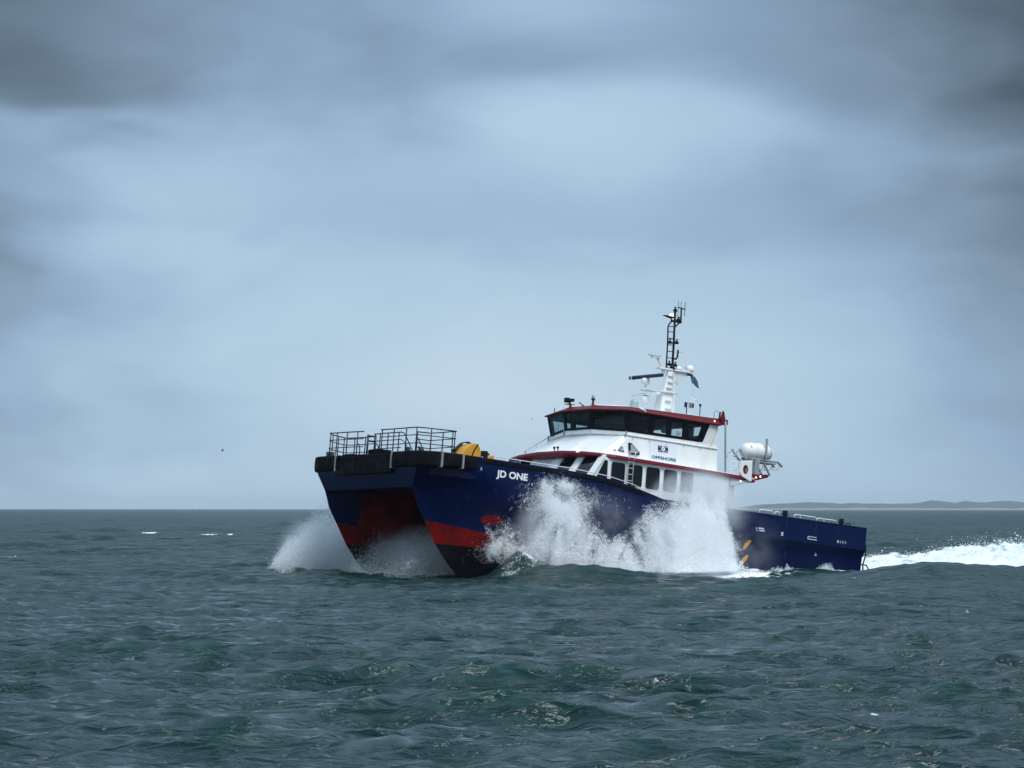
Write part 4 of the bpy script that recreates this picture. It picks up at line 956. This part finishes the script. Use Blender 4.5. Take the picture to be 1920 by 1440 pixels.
# --- after deck bulwark rails and bollards
def bulwark_rail(x0, x1, h=.17, mids=()):
    y = 5.0; q = MB(); z = lambda x: zd(x)+.02
    pts = [(x0, y, z(x0)), (x0-.02, y, z(x0)+h*.7), (x0-.10, y, z(x0)+h)]+[(x, y, z(x)+h) for x in np.linspace(x0-.3, x1+.3, 6)]+[(x1+.10, y, z(x1)+h), (x1+.02, y, z(x1)+h*.7), (x1, y, z(x1))]
    q.tube(pts, .024, 6); o = q.build('bulwark_rail', 'white', ves, smoothed=True)
    for x in mids: s = MB(); s.tube([(x, y, z(x)), (x, y, z(x)+h)], .018, 6); s.build('post', 'white', o)
bulwark_rail(6.55, 5.70); bulwark_rail(5.62, 5.30); bulwark_rail(4.45, 3.05, mids=(4.05,)); bulwark_rail(3.05, 1.8, .15, mids=(2.6,))
for x in (4.86, 1.38):
    q = MB(); q.lathe([(.09, 0), (.09, .16), (.12, .17), (.12, .38), (.09, .40)], (x, 4.85, zd(x)-.08), n=14); q.tube([(x-.22, 4.85, zd(x)+.14), (x+.22, 4.85, zd(x)+.14)], .03, 6); q.build('bollard', 'black', ves)
q = MB(); q.tube([(1.2, 4.95, 3.9), (1.15, 4.95, 4.02), (.95, 4.95, 4.03), (.88, 4.95, 3.9)], .03, 6); q.build('fairlead', 'black', ves)
q = MB(); q.tube([(-.02, 4.9, 3.2), (-.20, 4.9, 3.05), (-.20, 4.9, 2.6), (-.08, 4.9, 2.2), (-.12, 4.9, 1.6)], .035, 6); q.build('stern_fender_pipe', 'black', ves)
q = MB(); q.tube([(0, 4.9, 2.18), (-.30, 4.9, 2.18), (-.42, 4.9, 2.05), (-.42, 4.9, 1.3), (0, 4.9, 1.3)], .035, 6); q.tube([(0, 4.9, 1.58), (-.42, 4.9, 1.58)], .03, 6); q.build('stern_guard', 'black', ves)
# ================================================================== spray and wake
def droplets(name, P, S, label, mt='spray', mult=1, jit=.05):
    # every drop is one tiny flake of water, a centimetre or two across
    if mult > 1:
        P = np.repeat(P, mult, 0); S = np.repeat(S, mult)*RNG.uniform(.7, 1.2, len(P)); P = P+RNG.normal(size=P.shape)*jit
    n = len(P); a = RNG.normal(size=(n, 3)); a /= np.linalg.norm(a, axis=1)[:, None]; c = RNG.normal(size=(n, 3)); b = np.cross(a, c); b /= np.linalg.norm(b, axis=1)[:, None]
    V = np.stack([P+a*S[:, None], P+(-.5*a+.87*b)*S[:, None], P+(-.5*a-.87*b)*S[:, None]], 1)
    me = bpy.data.meshes.new(name); me.vertices.add(3*n); me.vertices.foreach_set('co', V.astype(np.float32).ravel())
    me.loops.add(3*n); me.loops.foreach_set('vertex_index', np.arange(3*n, dtype=np.int32)); me.polygons.add(n); me.polygons.foreach_set('loop_start', (np.arange(n)*3).astype(np.int32))
    me.update(calc_edges=True); me.materials.append(M[mt])
    o = bpy.data.objects.new(name, me); C.objects.link(o); tag(o, label, 'spray', kind='stuff'); print('DROPS', name, n); return o
def zwater(x, y): return (SEA0+.25 - VT[2] - VR[2, 0]*x - VR[2, 1]*y)/VR[2, 2]

def keep_noise(P, sc_, lo, hi, stretch=(1, 1, .6)):
    q = P*np.array(stretch)*sc_; w = np.stack([fbm(q*.7+11, 2), fbm(q*.7+31, 2), fbm(q*.7+53, 2)], 1)-.5
    return sstep(fbm(q+w*1.8, 5, .58), lo, hi)
def streak(P, ang, sc_, lo, hi):
    # noise drawn out along the direction the water was thrown (in the x-z plane of the boat)
    c, s_ = np.cos(ang), np.sin(ang); a = P[:, 0]*c+P[:, 2]*s_; b = -P[:, 0]*s_+P[:, 2]*c
    q = np.stack([a*.32, P[:, 1]*.8, b*1.25], 1)*sc_; w = (fbm(np.stack([P[:, 0], P[:, 1], P[:, 2]], 1)*.8+40, 3)-.5)[:, None]
    return sstep(fbm(q+w*1.5, 4, .58), lo, hi)
def port_spray():
    N = 800000
    xa = RNG.uniform(8.0, 21.6, N)                          # where it stands seen square on at y = 6.5
    topx = [8.0, 8.6, 9.1, 9.8, 10.8, 12.0, 13.0, 13.7, 14.8, 15.6, 16.4, 17.2, 18.2, 19.2, 19.9, 20.5, 21.1, 21.6]
    topz = [1.0, 2.3, 3.0, 3.6, 3.8, 3.9, 3.9, 3.4, 2.3, 1.6, 1.7, 2.7, 3.6, 3.1, 2.2, 1.2, .3, -.1]
    denx = [8.0, 8.5, 9.3, 10.6, 11.8, 12.8, 14, 15.5, 17, 18.5, 20, 21, 21.6]
    den = [.15, .60, 1.2, 1.55, 1.45, .90, .55, .40, .46, .85, .80, .45, .12]
    u = RNG.random(N)**1.35
    y = 5.15 + RNG.random(N)**1.3*(2.6-1.5*u)
    x = xa + .70*(y-6.5)
    zb = zwater(x, y)
    rag = fbm(np.stack([xa*1.3, u*0+2, u*0], 1), 5, .6)
    top = np.interp(xa, topx, topz) + (rag-.5)*2.2
    z = zb + u*np.maximum(top-zb, .15)*1.08
    P = np.stack([x, y, z], 1)
    ang = np.interp(xa, [9, 13, 15, 18, 21], [1.75, 2.0, 2.3, 1.9, 1.2])
    k = (.25+.75*keep_noise(P, .8, .36, .60))*streak(P, ang, 1.5, .36, .60)*1.25
    core = np.exp(-((xa-11.0)/1.4)**2)*sstep(u, .85, .3)     # the dense white fall near the stern quarter
    k = np.maximum(k, .8*core)
    edge = sstep(u, 1.0, .55)
    p = np.interp(xa, denx, den)*(k*(.10+.90*edge)+.006)*.55
    p = p*sstep(xa+(fbm(P*np.array([.5, .6, 1.5])+17, 4, .6)-.5)*3.4, 8.5, 9.9)      # torn after edge
    hy = np.interp(x, [0, 19, 21, 22.5, 23.5], [5.1, 5.08, 4.85, 4.4, 3.9])   # stay outside the hull
    p = p*(y > hy+.04)
    sel = RNG.random(N) < p; P = P[sel]
    S = .0095*np.exp(RNG.normal(0, .60, len(P)))
    return P, np.clip(S, .003, .030)
P, S = port_spray()
# torn-off curl high on the shoulder
def puff(c, r, n, sc_=2.0, lo=.42, hi=.6):
    q = RNG.normal(size=(n, 3))*np.array(r)*.55+np.array(c); k = keep_noise(q, sc_, lo, hi); q = q[RNG.random(n) < k]; return q
Q = np.vstack([puff((18.3, 5.45, 3.85), (1.0, .3, .25), 12000, 2.6, .48, .62), puff((18.6, 5.7, 3.0), (1.2, .5, .8), 16000), puff((17.0, 5.6, 3.0), (1.4, .4, .7), 7000, 1.8),
               puff((20.9, 5.5, 1.2), (.8, .35, .55), 9000, 2.6, .46, .62), puff((20.7, 5.7, .7), (1.1, .4, .45), 10000, 1.8, .42, .6)])
Q = Q[Q[:, 1] > 5.13]
Ps = np.vstack([P, Q]); Ss = np.concatenate([S, .0090*np.exp(RNG.normal(0, .5, len(Q)))])
droplets('bow_spray', v2w(Ps), Ss, 'burst of white spray thrown up along the near side of the hull', mult=6, jit=.04)
# soft mist: small closed clouds of fine water, thinning outward
def mist_mat(name, dens, seed):
    m = bpy.data.materials.new(name); m.use_nodes = True; nt = m.node_tree; nt.nodes.clear()
    o = nd(nt, 'ShaderNodeTexCoord').outputs['Object']
    r = nd(nt, 'ShaderNodeVectorMath', operation='LENGTH', inp={0: o}).outputs['Value']
    fall = smooth(nt, r, .98, .15)
    g = nd(nt, 'ShaderNodeNewGeometry').outputs['Position']
    n = noise(nt, nd(nt, 'ShaderNodeVectorMath', operation='ADD', inp={0: g, 1: (seed*7.1, seed*3.3, seed)}).outputs[0], .75, 5, .62)
    d = mth(nt, 'MULTIPLY', mth(nt, 'MULTIPLY', fall, smooth(nt, n, .36, .66)), dens)
    v = nd(nt, 'ShaderNodeVolumePrincipled', inp={'Density': d}); v.inputs['Color'].default_value = (.95, .97, .99, 1); v.inputs['Anisotropy'].default_value = .25
    nd(nt, 'ShaderNodeOutputMaterial', inp={1: v.outputs[0]}); return m
def mist(c, r, dens, label, seed):
    m = MB(); n = 12
    m.lathe([(max(.02, math.sin(math.pi*i/n)), -math.cos(math.pi*i/n)) for i in range(n+1)], (0, 0, 0), (0, 0, 1), 20)
    o = m.build('spray_mist', mist_mat('spray_mist', dens, seed), None, smoothed=True)
    o.matrix_world = VM @ Matrix.Translation(c) @ Matrix.Diagonal((*r, 1)); tag(o, label, 'mist', kind='stuff'); return o
mist((9.8, 4.9, 4.1), (3.3, 1.7, 1.7), 3.0, 'pale mist drifting over the aft cabin windows', 1)
mist((8.4, 5.9, 2.3), (3.4, .7, 2.2), .28, 'thin mist veil over the hull behind the spray', 2)
mist((15.6, 5.9, 2.6), (3.4, .75, 1.7), .32, 'thin mist veil over the hull between the plumes', 3)
mist((18.7, 6.1, 1.7), (2.6, 1.0, 2.3), 2.2, 'soft mist round the forward plume', 4)
mist((11.6, 6.4, 1.6), (3.0, 1.3, 2.4), 3.2, 'soft mist round the after plume', 5)
mist((23.0, -6.0, .8), (2.4, 1.6, 1.8), 2.6, 'soft mist round the far bow burst', 7)
mist((20.8, 0, .7), (3.6, 2.7, 1.5), .9, 'grey mist in the tunnel between the bows', 6)
# far side bow burst
def far_spray():
    N = 160000
    xa = RNG.uniform(20.8, 25.3, N)
    top = np.interp(xa, [20.8, 21.5, 22.2, 22.9, 23.4, 23.9, 24.5, 25.05, 25.3], [3.0, 3.1, 2.85, 2.4, 1.75, 1.15, .5, -.05, -.2])
    u = RNG.random(N)**1.25; y = -(4.6+RNG.random(N)*2.6); x = xa+.70*(y+6.5); zb = zwater(x, y)-.25
    rag = fbm(np.stack([xa*1.6, u*0+9, u*0], 1), 4); top = top+(rag-.5)*1.3
    z = zb+u*np.maximum(top-zb, .1)*1.05; P = np.stack([x, y, z], 1)
    k = keep_noise(P, 1.0, .32, .58); p = (k*(.15+.85*sstep(u, 1.0, .55))+.008)*.60*np.interp(xa, [20.8, 24, 25.3], [1.4, 1.0, .35])
    P = P[RNG.random(N) < p]; return P
P = far_spray()
droplets('bow_spray', v2w(P), .0115*np.exp(RNG.normal(0, .5, len(P))), 'white spray bursting beyond the far bow', mult=4)
# spray in the tunnel between the hulls
def tunnel_spray():
    N = 200000; x = RNG.uniform(17.5, 24.2, N); y = RNG.uniform(-2.9, 2.9, N); zb = zwater(x, y)-.35
    top = np.interp(x, [17.5, 20, 22, 23.4, 24.2], [2.3, 2.05, 1.5, .7, -.1])+(fbm(np.stack([x*1.3, y*1.3, x*0], 1), 3)-.5)*1.2
    u = RNG.random(N)**1.2; z = zb+u*np.maximum(top-zb, .1); P = np.stack([x, y, z], 1)
    k = keep_noise(P, 1.1, .34, .62); P = P[RNG.random(N) < (k*(.2+.8*sstep(u, 1, .5))+.01)*.34]; return P
P = tunnel_spray()
droplets('tunnel_spray', v2w(P), .0105*np.exp(RNG.normal(0, .4, len(P))), 'grey spray filling the tunnel between the two bows', mult=4, jit=.07)
# small breaking crests at the after hull side
def lick(c, r, n): return RNG.normal(size=(n, 3))*np.array(r)*.5+np.array(c)
def licks():
    out = []
    for xc, w, h, n in ((5.5, .9, .26, 12000), (5.0, .4, .34, 5000), (6.6, 1.2, .16, 9000), (2.8, .5, .32, 6000), (2.2, .4, .20, 2500), (1.5, .8, .14, 4500), (8.2, 1.6, .26, 12000), (10.5, 2.0, .22, 10000)):
        x = xc+RNG.normal(size=n)*w*.5; y = 5.15+RNG.random(n)*.7; e = np.exp(-((x-xc)/w)**2); rag = np.clip(2.6*(fbm(np.stack([x*5, y*3, x*0+xc], 1), 4)-.28), 0, 2)
        z = zwater(x, y)-.28+RNG.random(n)*h*1.6*e*rag*(RNG.random(n)**.5); out.append(np.stack([x, y, z], 1))
    return np.vstack(out)
P = licks(); droplets('hull_foam', v2w(P), .017*np.exp(RNG.normal(0, .4, len(P))), 'low white foam breaking along the after hull', 'foam')
# wake: churned ridge behind the stern plus thrown droplets
def wake():
    n, k = 260, 90; s = np.linspace(.6, 34, n); t = np.linspace(-1, 1, k); Sg, Tg = np.meshgrid(s, t, indexing='ij')
    wd = 4.6+.10*Sg; Yl = Tg*wd; hgt = np.interp(Sg, [0, 3, 8, 15, 24, 34], [.0, .20, .55, .92, 1.0, .85])
    p3 = np.stack([Sg.ravel()*.8, Yl.ravel()*.8, Sg.ravel()*0], 1); nz = fbm(p3, 5, .6).reshape(Sg.shape); nf = fbm(p3*4.2+5, 4, .6).reshape(Sg.shape)
    prof = np.clip(1-np.abs(Tg)**3.0, 0, 1)
    Z = SEA0-.25+(hgt*(.35+1.3*nz)+.55*(nf-.5)+.22)*prof*1.0
    hx, hy = -VR[0, 0], -VR[1, 0]; L = math.hypot(hx, hy); hx /= L; hy /= L
    X = VT[0]+hx*Sg+(-hy)*(-Yl); Y = VT[1]+hy*Sg+hx*(-Yl)
    V = np.stack([X, Y, Z], -1).reshape(-1, 3)
    F = [(i*k+j, (i+1)*k+j, (i+1)*k+j+1, i*k+j+1) for i in range(n-1) for j in range(k-1)]
    m = MB(); m.v = [tuple(p) for p in V]; m.f = F; m.m = [0]*len(F); o = m.build('wake_foam', 'wake', None, smoothed=True)
    tag(o, 'white churned wake trailing behind the stern', 'wake', kind='stuff')
    idx = RNG.integers(0, len(V), 130000); P = V[idx]+RNG.normal(size=(130000, 3))*np.array([.25, .25, .02]); up = RNG.exponential(.16, 130000)
    kp = keep_noise(P, 1.2, .40, .60, (1, 1, 1)); hh = (Z.ravel()[idx]-SEA0)
    P[:, 2] += up*np.clip(hh, 0, 1); P = P[(RNG.random(130000) < kp*.8) & (hh > .12)]
    droplets('wake_spray', P, .017*np.exp(RNG.normal(0, .45, len(P))), 'droplets torn from the wake behind the stern')
wake()

# ------------------------------------------------------------------ gulls
def gull(loc, rz, flap, label):
    m = MB()
    m.loft([[(x, r*math.cos(a), r*.85*math.sin(a)+zc) for a in np.linspace(0, 2*math.pi, 8, endpoint=False)] for x, r, zc in ((-.26, .012, .02), (-.12, .045, 0), (.02, .06, 0), (.14, .045, .01), (.20, .032, .025), (.25, .02, .025), (.29, .006, .02))])
    m.add([(-.38, -.07, .02), (-.38, .07, .02), (-.22, .03, .015), (-.22, -.03, .015), (-.30, 0, .03)], [(0, 3, 4), (1, 4, 2), (0, 4, 1), (2, 4, 3)])
    o = m.build('gull', 'gull', None, smoothed=True)
    for s in (1, -1):
        w = MB(); pts = [(.08, .04, .03), (-.10, .04, .025), (.12, .32, .03+flap*.22), (-.06, .32, .02+flap*.2), (.02, .66, .03+flap*.16), (-.05, .64, .02+flap*.15)]
        P = [(x, s*y, z) for x, y, z in pts]; T = [(x, y, z-.012) for x, y, z in P]
        w.add(P+T, [(0, 2, 3, 1), (2, 4, 5, 3), (6, 7, 9, 8), (8, 9, 11, 10), (0, 6, 8, 2), (2, 8, 10, 4), (1, 3, 9, 7), (3, 5, 11, 9), (4, 10, 11, 5)]); w.build('wing', 'gull', o)
    o.location = loc; o.rotation_euler = (rad(12), rad(-8), rz); tag(o, label, 'bird', 'gulls over the sea')
gull(((417-960)/5000*430, 430, EYE+108/5000*430), rad(200), .9, 'dark gull flying low over the sea left of the boat')
gull(((998-960)/5000*600, 600, EYE+168/5000*600), rad(20), .4, 'tiny distant gull flying in front of the bridge roof')

# ------------------------------------------------------------------ haze
def haze():
    m = MB(); m.box((-9000, -60, -4.0), (9000, 15500, 60)); 
    mm = bpy.data.materials.new('sea_haze'); mm.use_nodes = True; nt = mm.node_tree; nt.nodes.clear()
    v = nd(nt, 'ShaderNodeVolumePrincipled'); v.inputs['Color'].default_value = (.80, .88, .95, 1); v.inputs['Density'].default_value = .00005; v.inputs['Anisotropy'].default_value = .2
    nd(nt, 'ShaderNodeOutputMaterial', inp={1: v.outputs[0]})
    o = m.build('haze', mm); tag(o, 'thin pale sea haze over the whole scene', 'haze', kind='stuff')
HAZE = True
if HAZE: haze()
